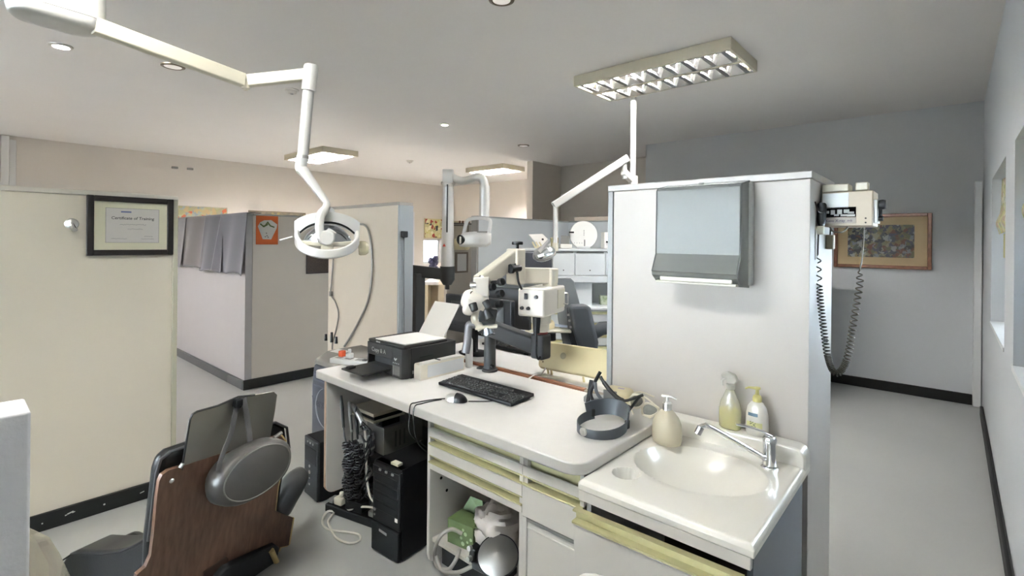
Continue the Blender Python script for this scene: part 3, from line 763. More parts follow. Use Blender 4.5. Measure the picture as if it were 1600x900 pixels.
b = MB().tube(smoothpath([(-1.795, 1.54, .7535), (-1.81, 1.49, .7535), (-1.815, 1.44, .7535), (-1.818, 1.402, .749), (-1.819, 1.396, .69), (-1.84, 1.45, .55), (-1.86, 1.62, .42)], 8), .0028, 8)
build('cable', b, CORD, None, 'black cable hanging over the desk edge beside the mouse lead', 'cable')

# magnifier headband
t = thing('headband_magnifier', 'grey headband magnifier with round side knob, lying on the desk corner', 'magnifier', (-1.06, 1.74, .7505))
HB = mat('blue grey plastic', (80, 85, 91), .45, spec=.3)
HC = Vector((-1.045, 1.735)); 
def hb(a, z, rx=.093, ry=.110):
    return Vector((HC.x + rx * math.cos(a) , HC.y + ry * math.sin(a), z))
pts = [hb(math.radians(a), .7515 + .022 + .010 * math.sin(math.radians(a))) for a in range(-215, 36, 5)]
build('band', MB().sweep(pts, rrect(.0035, .040, .0015, 3)), HB, t, smooth=50)
pk = hb(math.radians(-99), .770)
nrm = Vector((math.cos(math.radians(-99)), math.sin(math.radians(-99)), 0))
build('knob', MB().lathe([(0, 0), (.016, 0), (.0165, .006), (.012, .010), (.004, .010), (.004, .012), (0, .012)], pk + nrm * .001, nrm), mat('pale grey knob', (178, 176, 168), .4), t)
vp = [hb(math.radians(a), .7515 + .042 + .02 * math.sin(math.radians(a)), .094, .112) for a in range(20, 166, 5)]
vs = build('visor', MB().sweep(vp, [(-.003, -.034), (.003, -.034), (.010, .030), (.004, .030)]), HB, t, smooth=50)
build('lens', MB().sweep([hb(math.radians(a), .806, .100, .118) for a in range(42, 96, 6)], rrect(.004, .034, .001, 2)), mat('greenish lens', (170, 182, 170), .08, trans=.6, alpha=.7, ior=1.3), vs)
build('pivot', MB().obox(hb(math.radians(33), .775), (.014, .020, .034)).obox(hb(math.radians(148), .785), (.012, .016, .030)), DARK_PL, t, bevel=.003)

# black loupe spectacles
t = thing('loupe_glasses', 'black framed loupe glasses propped against the cream box', 'glasses', (-1.10, 1.98, .7505))
def gp(px, py, y): return at(px, py, y=y)
b = MB()
b.tube(smoothpath([gp(918, 632, 1.93), gp(921, 612, 1.95), gp(924, 594, 1.97)], 6), .009, 8)
b.tube(smoothpath([gp(927, 628, 1.93), gp(923, 615, 1.94), gp(928, 600, 1.95), gp(938, 581, 1.97)], 6), .008, 8)
build('frame', b, BLACK_PL, t)
b = MB().tube(smoothpath([gp(930, 598, 1.95), gp(932, 612, 1.93), gp(940, 624, 1.91), gp(952, 632, 1.90)], 6), .008, 8)
build('nose_bar', b, HB, t)
b = MB().tube(smoothpath([gp(938, 588, 1.97), gp(944, 598, 1.97), gp(955, 612, 1.96), gp(966, 622, 1.95), gp(975, 626, 1.94), gp(986, 624, 1.95), gp(1005, 617, 1.97)], 6), [.0075] * 6 + [.010] * 18 + [.006] * 13, 8)
build('temple_arm', b, BLACK_PL, t)
b = MB().tube(smoothpath([gp(1000, 619, 1.97), gp(990, 632, 1.93), gp(980, 644, 1.90), gp(975, 650, 1.88)], 6), .006, 8).obox(gp(983, 638, 1.91), (.02, .03, .014), (0, .5, .3))
build('hinge_arm', b, BLACK_PL, t)
build('frame_foot', MB().obox((-1.165, 1.935, .757), (.10, .02, .012), (0, 0, .3)), BLACK_PL, t, bevel=.003)

# cream box on the desk behind the headset
t = thing('material_box', 'small rounded cream box with a grey window on the desk corner', 'box', (-1.14, 2.045, .7505))
build('case', MB().obox((-1.14, 2.04, .793), (.125, .075, .085), (0, 0, .12)), CREAM, t, bevel=.022, seg=4)
build('window', MB().obox((-1.165, 2.000, .800), (.065, .004, .05), (0, 0, .12)), mat('grey window', (118, 118, 114), .4), t, bevel=.002)
build('lilac_mark', MB().obox((-1.125, 2.03, .8358), (.03, .012, .001), (0, 0, .12)), mat('lilac label', (176, 160, 190), .6), t)
build('grey_dish', MB().obox((-1.235, 2.02, .765), (.13, .07, .028), (0, 0, .25)), mat('mid grey plastic', (150, 152, 152), .5), None, 'small grey plastic block at the end of the wooden strip', 'block', bevel=.006)

# white safety spectacles
t = thing('safety_glasses', 'white framed safety glasses resting beside the beige soap dispenser', 'glasses', (-.98, 1.98, .7505))
WF = mat('off white frame', (236, 230, 214), .35)
def sg(px, py, y): return at(px, py, y=y)
for pts in ([(985, 634), (984, 624), (991, 617), (1003, 620), (1006, 629), (1000, 636), (990, 637)], [(1004, 646), (1004, 635), (1012, 630), (1026, 636), (1028, 644), (1018, 650), (1008, 649)]):
    ring = smoothpath([sg(x, y_, 1.985) for x, y_ in pts], 6, True)
    rm = build('rim', MB().tube(ring, .005, 8, True), WF, t)
    c = sum(ring, Vector()) / len(ring)
    build('lens', MB().prism([p * .97 + c * .03 for p in ring[::2]], (0, .0015, 0)), mat('tinted lens', (150, 155, 140), .1, alpha=.4), rm)
build('temple_arm', MB().tube(smoothpath([sg(1000, 618, 1.985), sg(1010, 622, 1.98), sg(1022, 632, 1.97), sg(1030, 638, 1.96)], 6), .004, 8).tube(smoothpath([sg(988, 616, 1.985), sg(1000, 612, 2.02), sg(1022, 620, 2.06)], 6), .003, 8), WF, t)
build('rest', MB().tube([sg(984, 634, 1.985), (-1.035, 1.975, .7535)], .003, 8).tube([sg(1006, 649, 1.985), (-.957, 1.982, .7535)], .003, 8), WF, t)
# ================================================================= OPERATING LAMPS AND ARMS
LAMPW = mat('white lamp enamel', (208, 208, 206), .35)
LAMPC = mat('ivory lamp enamel', (208, 203, 187), .4)
def P(px, py, d): return at(px, py, d=d)

# lamp 1 : pod on the ceiling, two arms, drop pole and head
t = thing('dental_lamp', 'white dental lamp with a ring handle on a long jointed ceiling arm at upper left', 'lamp', (-2.16, 1.15, 1.45))
pod = P(90, 13, 1.74)
e1 = P(158, 43, 1.80); e2 = P(384, 127, 2.22); e3 = P(486, 116, 2.25)
ax = (e2 - e1); ax.z = 0; ax.normalize(); sd = Vector((-ax.y, ax.x, 0))
b = MB()
oz = pod.z
def podring(s, z):
    out = []
    for x, y in rrect(.262 * s, .160 * s, .076 * s, 7): out.append(Vector((pod.x, pod.y, z)) + ax * x + sd * y)
    return out
b.rings([podring(.55, oz - .062), podring(.86, oz - .058), podring(.96, oz - .045), podring(1.0, oz - .022)])
hz = build('pod_base', b, LAMPW, t, smooth=50)
b = MB().rings([podring(1.0, oz - .020), podring(1.01, oz + .01), podring(1.01, oz + .085), podring(.95, oz + .105)])
build('pod_cover', b, LAMPW, t, smooth=50)
build('ceiling_column', MB().cyl((pod.x - .03, pod.y - .01, oz + .10), (pod.x - .03, pod.y - .01, CEIL - .03), .035).lathe([(.035, 0), (.09, .012), (.09, .028), (0, .028)], (pod.x - .03, pod.y - .01, CEIL - .0295)), LAMPW, t)
e1 = e1 - ax * .02
build('spring_arm', MB().sweep([e1, e2 - (e2 - e1).normalized() * .012], rrect(.042, .058, .007)), LAMPC, t, smooth=40)
j = MB().cyl(e2 - Vector((0, 0, .032)), e2 + Vector((0, 0, .026)), .017)
j.cyl(e2 - Vector((0, 0, .040)), e2 - Vector((0, 0, .032)), .010)
build('elbow_joint', j, LAMPC, t)
build('fore_arm', MB().sweep([e2 + (e3 - e2).normalized() * .014, e3 - (e3 - e2).normalized() * .01], rrect(.038, .052, .006)), LAMPC, t, smooth=40)
k0 = P(486, 102, 2.25); k1 = P(482, 142, 2.25); k2 = P(473, 246, 2.25); k3 = P(470, 262, 2.25); k4 = P(511, 318, 2.25); 
b = MB().tube([k0, k0 - Vector((0, 0, .012)), k1], [.028, .032, .031], 24)
build('pole_socket', b, LAMPW, t, smooth=50)
build('drop_pole', MB().tube([k1, k2], .0245, 24), LAMPW, t)
build('clamp_ring', MB().cyl(k2 + Vector((0, 0, .008)), k2 - Vector((0, 0, .006)), .0268), STEEL, t)
build('bent_pole', MB().tube(smoothpath([k2, k3, k3 + (k4 - k3) * .12, k3 + (k4 - k3) * .5, k4], 6), [.0255] * 12 + [.0255 - .010 * i / 12 for i in range(13)], 20), LAMPW, t)
# head. local frame: u = right in view, f = towards the viewer
HO = P(512, 372, 2.25); fv = Vector((-HO.x, -HO.y, 0)).normalized(); uv = Vector((-fv.y, fv.x, 0))
if uv.dot(Vector((RT[0], RT[1], 0))) < 0: uv = -uv
def H(u, f, z): return HO + uv * u + fv * f + Vector((0, 0, z))
yk = MB().tube(smoothpath([k4, H(-.012, .02, .128), H(-.030, .045, .10), H(-.034, .055, .05), H(-.028, .06, .0), H(-.012, .06, -.012)], 6), [.016] * 6 + [.019] * 25, 14)
yk.tube(smoothpath([H(.0, .0, .13), H(.016, -.01, .115), H(.022, -.01, .07)], 6), .016, 14)
build('yoke', yk, LAMPW, t)
build('yoke_hub', MB().lathe([(.03, 0), (.034, .006), (.034, .03), (.028, .036), (0, .036)], H(-.004, .045, .0), fv).tube([H(-.004, .05, .0), H(.020, .055, .034)], [.026, .020], 16), LAMPW, t)
# swept housing blades (left and right wings behind the yoke)
b = MB()
N = 16; R0 = []
for i in range(N + 1):
    a = -1.0 + 2.0 * i / N; x = .140 * math.sin(a * .98) / math.sin(.98)
    f = -.055 + .055 * math.cos(a * 1.2)
    top = .118 - .045 * abs(a) ** 1.8; bot = top - .058 - .012 * abs(a)
    R0.append([H(x, f + .004, bot), H(x, f + .008, top), H(x, f - .012, top + .002), H(x, f - .010, bot)])
b.rings(R0)
build('housing', b, LAMPW, t, smooth=40)
# mirror bowl
b = MB(); rs = []
for i in range(9):
    q = i / 8; rs.append([H(.106 * math.sin(PI / 2 * (1 - q * .96)) * math.cos(a), -.02 + .055 * (1 - q) * math.sin(a) * .9 - .02, -.022 + .105 * q) for a in [2 * PI * k / 36 for k in range(36)]])
b.rings(rs)
build('reflector', b, mat('bright mirror reflector', (222, 228, 235), .16, 1.0), t, smooth=60)
build('black_seal', MB().tube(smoothpath([H(-.118, .0, .022), H(-.08, .004, .052), H(-.03, .006, .068), H(.03, .006, .068), H(.08, .004, .050), H(.118, .0, .020)], 8), .0045, 8), RUBBER, t)
build('front_bar', MB().sweep([H(-.122, .03, -.020), H(-.06, .05, -.026), H(.0, .056, -.028), H(.06, .05, -.026), H(.118, .03, -.020)], rrect(.012, .020, .004)), LAMPC, t)
build('lower_bracket', MB().prism([H(-.028, .062, -.030), H(.024, .062, -.030), H(.022, .062, -.088), H(-.030, .062, -.088)], fv * .010), LAMPC, t, bevel=.003)
b = MB()
ring = [H(.126 * math.cos(a) + .0, .045 + .075 * math.sin(a), .002 - .072 * math.sin(a)) for a in [math.radians(k) for k in range(-15, 196, 6)]]
b.sweep(ring, rrect(.016, .040, .007, 4), up=(0, 0, 1))
build('ring_handle', b, LAMPW, t, smooth=50)
build('side_knob', MB().lathe([(0, 0), (.030, 0), (.034, .008), (.032, .03), (.022, .042), (0, .044)], H(.135, .0, -.045), uv, seg=12), mat('yellowed clear knob', (206, 200, 172), .25), t, smooth=25)
build('toggle_rod', MB().cyl(H(-.145, .0, .004), H(-.196, .0, -.012), .0045), LAMPW, t)

# lamp 2 : far pole lamp
t = thing('dental_lamp', 'white dental lamp hanging from the thin ceiling pole beside the white partition', 'lamp', (-2.65, 3.53, 1.38))
top = P(990, 155, 4.5); 
d2 = 4.40
c0 = P(990, 162, d2); cx, cy = c0.x, c0.y
build('ceiling_pole', MB().cyl((cx, cy, CEIL - .06), (cx, cy, P(990, 290, d2).z - .05), .024), LAMPW, t)
build('ceiling_rose', MB().lathe([(.025, 0), (.06, .03), (.15, .055), (.15, .06), (0, .06)], (cx, cy, CEIL - .0615)), LAMPW, t)
zl = P(990, 283, d2).z
build('pole_collar', MB().cyl((cx, cy, zl - .05), (cx, cy, zl + .045), .042), LAMPW, t, bevel=.004)
s0 = Vector((cx, cy, zl)); s1 = P(976, 270, 4.32)
build('link_arm', MB().sweep([s0, s1 - (s0 - s1).normalized() * .02], rrect(.045, .06, .01)), LAMPW, t, smooth=40)
build('link_pivot', MB().cyl(s1 - Vector((0, 0, .05)), P(976, 255, 4.32), .020), LAMPW, t)
a0, a1 = P(980, 247, 4.32), P(865, 321, 4.25)
build('main_arm', MB().sweep([a0, a1], rrect(.075, .062, .012)), LAMPW, t, smooth=40)
r0 = P(868, 322, 4.25); r1 = Vector((r0.x, r0.y, P(868, 383, 4.25).z))
build('drop_rod', MB().cyl(r0, r1, .020), LAMPW, t)
build('rod_socket', MB().cyl(r1 + Vector((0, 0, .02)), r1 - Vector((0, 0, .05)), .026), LAMPC, t)
h0 = P(850, 397, 4.15); vx = Vector((RT[0], RT[1], 0)); vf = Vector((-FW[0], -FW[1], 0))
R = Matrix.Rotation(math.radians(-20), 3, Vector((FW[0], FW[1], 0)))
Rv = Matrix((vx, -vf, Vector((0, 0, 1)))).transposed()
Rh = R @ Rv @ Matrix.Rotation(math.radians(25), 3, 'X')
build('head', MB().ell(h0 + Vector((0, 0, .004)), (.098, .082, .062), Rh), mat('chromed clear lamp head', (200, 205, 206), .2, .75), t, smooth=60)
build('head_rim', MB().lathe([(.096, 0), (.104, .004), (.104, .012), (.096, .016)], h0 + Rh @ Vector((0, 0, -.014)), Rh @ Vector((0, 0, 1)), sy=.86), GREY_PL, t)
build('head_handle', MB().tube([h0 + R @ (vx * -.035 + Vector((0, 0, .035))) + vf * .08, h0 + R @ (vx * .075 + Vector((0, 0, .095))) + vf * .08], .017, 12), LAMPW, t)
build('head_bracket', MB().tube([r1 - Vector((0, 0, .045)), h0 + Vector((0, 0, .05))], .015, 12), LAMPC, t)

# ================================================================= X-RAY / SCREEN ARM (dark column, white post, hooked arm)
t = thing('xray_stand', 'dark floor column with a white post and a hooked arm holding a camera-like head', 'x-ray unit', (-3.39, 2.6, 0))
dx = 4.2
c = P(650, 450, dx); zt_ = P(650, 427, dx).z
build('floor_column', MB().box(c.x - .062, c.x + .062, c.y - .05, c.y + .05, .03, zt_), DARK_MET, t, bevel=.008)
build('floor_plate', MB().box(c.x - .2, c.x + .2, c.y - .17, c.y + .17, 0, .03), DARK_MET, t, bevel=.008)
p0 = P(646, 423, dx); p1 = P(699, 429, dx)
build('cross_arm', MB().sweep([p0 + (p0 - p1).normalized() * .03, p1], rrect(.07, .095, .012)), DARK_MET, t, smooth=40)
b = MB(); 
b.tube([Vector((p1.x, p1.y, P(694, 416, dx).z)), Vector((p1.x, p1.y, P(694, 437, dx).z)), Vector((p1.x, p1.y, P(694, 445, dx).z))], [.062, .062, .035], 20).cyl((p1.x, p1.y, P(694, 445, dx).z), (p1.x, p1.y, P(694, 452, dx).z), .018)
build('post_cup', b, DARK_MET, t)
zt2 = P(697, 292, dx).z; zb2 = P(697, 416, dx).z
build('white_post', MB().tube([(p1.x, p1.y, zb2), (p1.x, p1.y, zb2 + (zt2 - zb2) * .5), (p1.x, p1.y, zt2)], [.056, .05, .045], 24), LAMPW, t)
build('post_slot', MB().obox(Vector((p1.x, p1.y, (zt2 + zb2) / 2 + .15)) - Vector((FW[0], FW[1], 0)) * .049 , (.012, .006, .40), (0, 0, YAW)), DARK_PL, t)
e = P(694, 383, dx - .06)
build('warning_sticker', MB().prism([e + vx * -.014 + Vector((0, 0, -.012)), e + vx * .014 + Vector((0, 0, -.012)), e + Vector((0, 0, .014))], vf * .002), mat('red sticker', (196, 60, 40), .5), t)
hd0 = Vector((p1.x, p1.y, zt2))
jn = MB().cyl(hd0, hd0 + Vector((0, 0, .03)), .048).obox(hd0 + Vector((0, 0, .085)), (.09, .075, .12), (0, 0, YAW)).cyl(hd0 + vx * -.06 + Vector((0, 0, .03)), hd0 + vx * .06 + Vector((0, 0, .03)), .014)
build('head_joint', jn, mat('pale grey enamel', (196, 194, 188), .4), t, bevel=.006)
h1 = P(757, 345, dx)
hook = smoothpath([hd0 + Vector((0, 0, .10)), P(722, 283, dx), P(745, 277, dx), P(754, 281, dx), P(757, 292, dx), P(757, 315, dx), P(756, 338, dx)], 6)
build('hooked_arm', MB().tube(hook, [.032] * 12 + [.038] * 12 + [.044] * (len(hook) - 24), 18), LAMPW, t, smooth=60)
cc = P(742, 374, dx)
def XH(u, f, z): return cc + vx * u + vf * f + Vector((0, 0, z))
rs = []
for u, zc, hh, ff in ((-.125, -.015, .045, .05), (-.10, -.005, .060, .06), (.0, .0, .066, .075), (.10, -.0, .062, .075), (.135, .008, .045, .06)):
    rs.append([XH(u, y, zc + z) for y, z in rrect(ff * 2, hh * 2, .03, 4)])
hb_ = build('head', MB().rings(rs), LAMPW, t, smooth=50)
build('aperture', MB().lathe([(0, 0), (.03, 0), (.040, .006), (.040, -.03), (0, -.03)], XH(-.118, .048, -.004), -vx * .75 + vf * .8), BLACK_PL, hb_)
build('grip_plate', MB().obox(XH(.065, .06, .062), (.085, .03, .012), (0, 0, YAW)), GREY_PL, hb_)
yo = [XH(-.095, .0, .05), XH(-.075, .0, .13), XH(-.055, .0, .165), XH(.0, .0, .178), XH(.085, .0, .178), XH(.128, .0, .155), XH(.125, .0, .10), XH(.11, .0, .055)]
build('head_yoke', MB().sweep(smoothpath(yo, 5), rrect(.030, .042, .01), up=(FW[0], FW[1], 0)), LAMPW, t, smooth=50)
build('cone', MB().lathe([(.062, 0), (.06, .03), (.048, .11), (.046, .14), (0, .14)], XH(-.07, -.03, -.03), -vx * .9 - vf * .4 + Vector((0, 0, -.12))), mat('yellowed cone', (214, 204, 166), .4), hb_)
build('rear_bolts', MB().cyl(XH(-.19, -.08, -.0), XH(-.19, -.08, -.06), .012), mat('red knob', (140, 44, 34), .5), hb_)

# ================================================================= MICROSCOPE ON THE DESK
t = thing('microscope', 'white operating microscope on a black post and jointed arms clamped to the desk', 'microscope', (-1.985, 2.06, .75))
MW = mat('ivory microscope enamel', (232, 227, 213), .38)
MWW = mat('white microscope enamel', (232, 229, 222), .38)
mp = at(773, 577, z=.752); mp.y = min(mp.y, 2.075)
dm = (mp.x * FW[0] + mp.y * FW[1])
zt_ = P(773, 512, dm).z
build('post', MB().lathe([(.046, 0), (.046, .012), (.036, .016), (.034, .05), (.033, zt_ - .752), (0, zt_ - .752)], (mp.x, mp.y, .751)), DARK_MET, t)
build('clamp', MB().obox((mp.x - .06, mp.y + .005, .757), (.06, .05, .010), (0, 0, .3)).cyl((mp.x + .03, mp.y - .02, .79), (mp.x + .055, mp.y - .025, .79), .009), BLACK_PL, t, bevel=.002)
q0 = Vector((mp.x, mp.y, P(775, 516, dm).z)); q1 = P(845, 542, 2.62)
ARM = mat('slate arm enamel', (56, 57, 59), .45, spec=.3)
dirv = (q1 - q0); dirv.z = 0; dirv.normalize()
b = MB().sweep([q0 - dirv * .05 + Vector((0, 0, .02)), q1 + Vector((0, 0, .0))], rrect(.075, .085, .012))
build('base_arm', b, ARM, t, smooth=40)
zc0, zc1 = P(845, 560, 2.62).z, P(845, 521, 2.62).z
build('pivot_block', MB().box(q1.x - .040, q1.x + .040, q1.y - .040, q1.y + .040, zc0, zc1), ARM, t, bevel=.012, seg=3)
build('pivot_ring', MB().cyl((q1.x, q1.y, zc1), (q1.x, q1.y, zc1 + .012), .037), mat('dark red ring', (120, 52, 48), .5), t)
zc2 = P(845, 492, 2.62).z
build('pivot_sleeve', MB().lathe([(.042, 0), (.044, .01), (.044, .04), (.052, .045), (.052, zc2 - zc1 - .012), (0, zc2 - zc1 - .012)], (q1.x, q1.y, zc1 + .012)), MWW, t)
lc = smoothpath([P(836, 500, 2.55), P(838, 530, 2.54), P(838, 552, 2.55), P(841, 561, 2.56), P(845, 556, 2.58)], 6)
build('cable', MB().tube(lc, .006, 8), BLACK_PL, t)
# lamp box : front face from (808,447)-(850,495)
f0 = P(830, 470, 2.50)
FL, FR_ = P(809, 470, 2.54), P(850, 470, 2.475)
xdir = (FR_ - FL); xdir.z = 0; wbox = xdir.length; xdir.normalize(); ydir = Vector((-xdir.y, xdir.x, 0))
zb_, ztp = P(830, 495, 2.515).z, P(830, 451, 2.515).z
Mx = Matrix.Translation(FL).to_4x4(); Mx = Matrix(((xdir.x, ydir.x, 0, FL.x), (xdir.y, ydir.y, 0, FL.y), (0, 0, 1, zb_), (0, 0, 0, 1)))
Hb = ztp - zb_; L_ = .295
bx = build('lamp_box', MB(Mx).box(0, wbox, 0, L_, 0, Hb), MWW, t, bevel=.010, seg=3)
kn = MB(Mx)
for u, v in ((.72, .72), (.18, .30), (.42, .30)): kn.cyl((u * wbox, -.001, v * Hb), (u * wbox, -.014, v * Hb), .0095, .008)
build('knob', kn, BLACK_PL, bx)
build('rocker_switch', MB(Mx).box(.26 * wbox, .38 * wbox, -.006, .002, .62 * Hb, .83 * Hb), BLACK_PL, bx, bevel=.001)
build('side_plate', MB(Mx).box(wbox, wbox + .003, L_ * .62, L_ * .97, Hb * .18, Hb * .88), CREAM_PL, bx, bevel=.002)
build('side_handle', MB(Mx).tube([(wbox + .002, L_ * .90, Hb * .30), (wbox + .026, L_ * .90, Hb * .30), (wbox + .030, L_ * .90, Hb * .36), (wbox + .030, L_ * .90, Hb * .66), (wbox + .026, L_ * .90, Hb * .72), (wbox + .002, L_ * .90, Hb * .72)], .004, 8), CHROME, bx)
build('underside_plug', MB(Mx).cyl((wbox * .64, .03, -.002), (wbox * .64, .03, -.085), .021, .016), BLACK_PL, bx)
build('underside_socket', MB(Mx).box(wbox * .15, wbox * .35, .02, .05, -.02, 0), BLACK_PL, bx)
# upright and upper arm
cU = Mx @ Vector((wbox * .62, L_ * .72, Hb))
zu = P(862, 419, 2.68).z
build('upright', MB().box(cU.x - .032, cU.x + .032, cU.y - .03, cU.y + .03, cU.z - .005, zu), MW, t, bevel=.008)
uL = P(808, 418, 2.62); uR = Vector((cU.x, cU.y, zu - .042))
uL.z = uR.z + .006
build('upper_arm', MB().sweep([uR + (uR - uL).normalized() * .034, uL], rrect(.055, .085, .010)), MW, t, smooth=40)
aT = P(806, 402, 2.58); aB = P(750, 442, 2.42)
build('arm_joint', MB().box(aT.x - .04, aT.x + .04, aT.y - .035, aT.y + .035, uL.z - .045, aT.z + .045), MW, t, bevel=.010, seg=3)
kz = aT.z + .045
build('top_knob', MB().cyl((aT.x + .01, aT.y, kz), (aT.x + .01, aT.y, kz + .025), .008).lathe([(0, 0), (.028, 0), (.030, .006), (.028, .016), (0, .018)], (aT.x + .01, aT.y, kz + .020), seg=14), BLACK_PL, t)
build('diagonal_arm', MB().sweep([aT + Vector((0, 0, .01)), aB], rrect(.062, .078, .010)), MW, t, smooth=40)
build('tension_knob', MB().cyl(P(812, 419, 2.54), P(801, 420, 2.50), .017, seg=12).cyl(P(801, 420, 2.50), P(797, 420, 2.49), .024, seg=12), BLACK_PL, t)
build('hanging_lead', MB().tube(smoothpath([P(804, 412, 2.52), P(808, 425, 2.52), P(810, 440, 2.52), P(815, 452, 2.50)], 6), .006, 8), BLACK_PL, t)
# optical head
o = 2.40
build('head_bracket', MB().obox(P(752, 448, o), (.075, .06, .095), (0, 0, YAW)).obox(P(752, 462, o), (.06, .05, .06), (0, 0, YAW)), MWW, t, bevel=.006)
build('chrome_clamp', MB().cyl(P(744, 445, o - .02), P(735, 446, o - .02), .018).cyl(P(756, 432, o), P(752, 441, o), .022), CHROME, t)
for px, py, r_ in ((766, 449, .017), (780, 441, .018), (733, 461, .016)):
    k_ = MB().cyl(P(px, py, o - .01), P(px + 6, py - 1, o - .03), r_, seg=12).cyl(P(px, py, o), P(px - 12, py + 1, o + .02), .010)
    build('adjust_knob', k_, BLACK_PL, t, bevel=.003)
b = MB().ell(P(740, 470, o), (.06, .045, .05), (0, .3, YAW), p=.7).ell(P(733, 478, o - .02), (.030, .03, .045), (0, .2, YAW), p=.7)
build('eyepiece_body', b, MWW, t, smooth=60)
build('eyepiece', MB().cyl(P(738, 474, o - .05), P(742, 486, o - .06), .020, .017).cyl(P(758, 470, o - .05), P(764, 482, o - .06), .018, .015), DARK_PL, t, bevel=.003)
b = MB().tube(smoothpath([P(752, 465, o), P(753, 478, o), P(748, 488, o), P(743, 497, o - .01), P(748, 508, o - .01), P(752, 515, o - .01)], 5), [.035] * 8 + [.024] * 10 + [.018] * 8, 14)
build('optic_tube', b, MW, t, smooth=60)
build('objective_housing', MB().obox(P(762, 492, o), (.085, .06, .07), (0, .15, YAW)).cyl(P(758, 478, o), P(766, 500, o - .02), .026), DARK_PL, t, bevel=.006)
build('objective_plate', MB().obox(P(760, 511, o - .02), (.105, .05, .012), (0, -.10, YAW)), MW, t, bevel=.003)
build('objective_lens', MB().cyl(P(761, 511, o - .02), P(763, 521, o - .02), .026, .030).cyl(P(763, 521, o - .02), P(763, 523, o - .02), .033), mat('lens steel', (120, 124, 128), .25, .7), t)
build('side_grip', MB().tube(smoothpath([P(745, 508, o), P(734, 507, o), P(732, 514, o), P(730, 535, o - .02), P(727, 552, o - .03)], 5), [.018] * 8 + [.020] * 13, 12), mat('grey grip', (104, 104, 108), .45), t)
build('focus_knob', MB().cyl(P(778, 460, o), P(785, 458, o - .02), .019, seg=12).cyl(P(776, 476, o), P(784, 475, o - .02), .017, seg=12), BLACK_PL, t, bevel=.003)

# ================================================================= FAR DESK : MONITOR, CREAM UNIT
t = thing('monitor', 'black computer monitor seen from behind beside the microscope', 'monitor', (-2.36, 2.35, .749))
mdir = Vector((1, .0, 0)); 
ml = at(700, 470, y=2.36); mr_ = at(803, 475, y=2.36)
zm0, zm1 = .90, at(750, 464, y=2.36).z
build('shell', MB().box(ml.x, mr_.x, 2.335, 2.375, zm0 - .03, zm1), BLACK_PL, t, bevel=.008)
build('rear_bulge', MB().rings([[(ml.x + .06, 2.336, zm0 + .02), (mr_.x - .06, 2.336, zm0 + .02), (mr_.x - .06, 2.336, zm1 - .04), (ml.x + .06, 2.336, zm1 - .04)], [(ml.x + .10, 2.31, zm0 + .05), (mr_.x - .10, 2.31, zm0 + .05), (mr_.x - .10, 2.31, zm1 - .08), (ml.x + .10, 2.31, zm1 - .08)]]), DARK_PL, t, bevel=.004)
mc = (ml.x + mr_.x) / 2
build('stand_neck', MB().box(mc - .05, mc + .03, 2.30, 2.33, .765, zm0 + .06), BLACK_PL, t, bevel=.006)
build('stand_base', MB().lathe([(0, 0), (.115, 0), (.12, .006), (.10, .014), (0, .018)], (mc - .01, 2.33, .7485), sy=.75), BLACK_PL, t)
# dark chair-height screen behind (second monitor, edge of frame behind the microscope)
t = thing('monitor', 'second dark monitor behind the microscope, turned to the right', 'monitor', (-2.05, 2.72, .749))
m0 = at(772, 472, y=2.78); 
build('shell', MB().obox((m0.x + .13, 2.78, 1.00), (.40, .035, .30), (0, 0, .25)), DARK_PL, t, bevel=.006)
build('stand_neck', MB().box(m0.x + .10, m0.x + .16, 2.79, 2.82, .76, .9), BLACK_PL, t)
build('stand_base', MB().lathe([(0, 0), (.10, 0), (.10, .008), (0, .014)], (m0.x + .13, 2.80, .7485)), BLACK_PL, t)

t = thing('light_box', 'cream rounded panel unit with a grey round emblem, tilted on the far desk', 'unit', (-1.5, 2.33, .749))
Cc = [at(842, 578, y=2.28), at(950, 576, y=2.30)]
lx0 = at(843, 578, y=2.26).x
M = Matrix.Translation((lx0, 2.255, .775)) @ Matrix.Rotation(math.radians(1.6), 4, 'Y').inverted() @ Matrix.Rotation(math.radians(-20), 4, 'X')
CB = mat('yellowed cream plastic', (222, 211, 170), .4, vary=.03)
b = MB(M)
b.prism([(x, -.02, z) for x, z in [(p + .25, q + .075) for p, q in rrect(.5, .155, .03, 5)]], (0, .045, 0))
build('shell', b, CB, t, bevel=.010, seg=3)
e = MB(M)
build('emblem', e.lathe([(0, 0), (.020, 0), (.020, .001), (0, .001)], (.165, -.0205, .085), (0, -1, 0), sy=.9), mat('faded grey emblem', (178, 170, 142), .5), t)
build('screw', MB(M).cyl((.035, -.021, .035), (.035, -.0195, .035), .005), mat('brown screw', (120, 108, 80), .5), t)
f = MB()
for x in (.06, .085, .30): build('foot', MB().cyl((lx0 + x, 2.265, .7485), (lx0 + x, 2.258, .778), .006), CB, t)
for x in (.08, .40): build('foot', MB().cyl((lx0 + x, 2.36, .7485), (lx0 + x, 2.33, .80), .006), CB, t)
build('white_tie', MB().tube(smoothpath([(lx0 + .06, 2.24, .785), (lx0 + .058, 2.20, .76), (lx0 + .055, 2.155, .764), (lx0 + .052, 2.10, .754)], 5), .004, 8), PAPER, t)
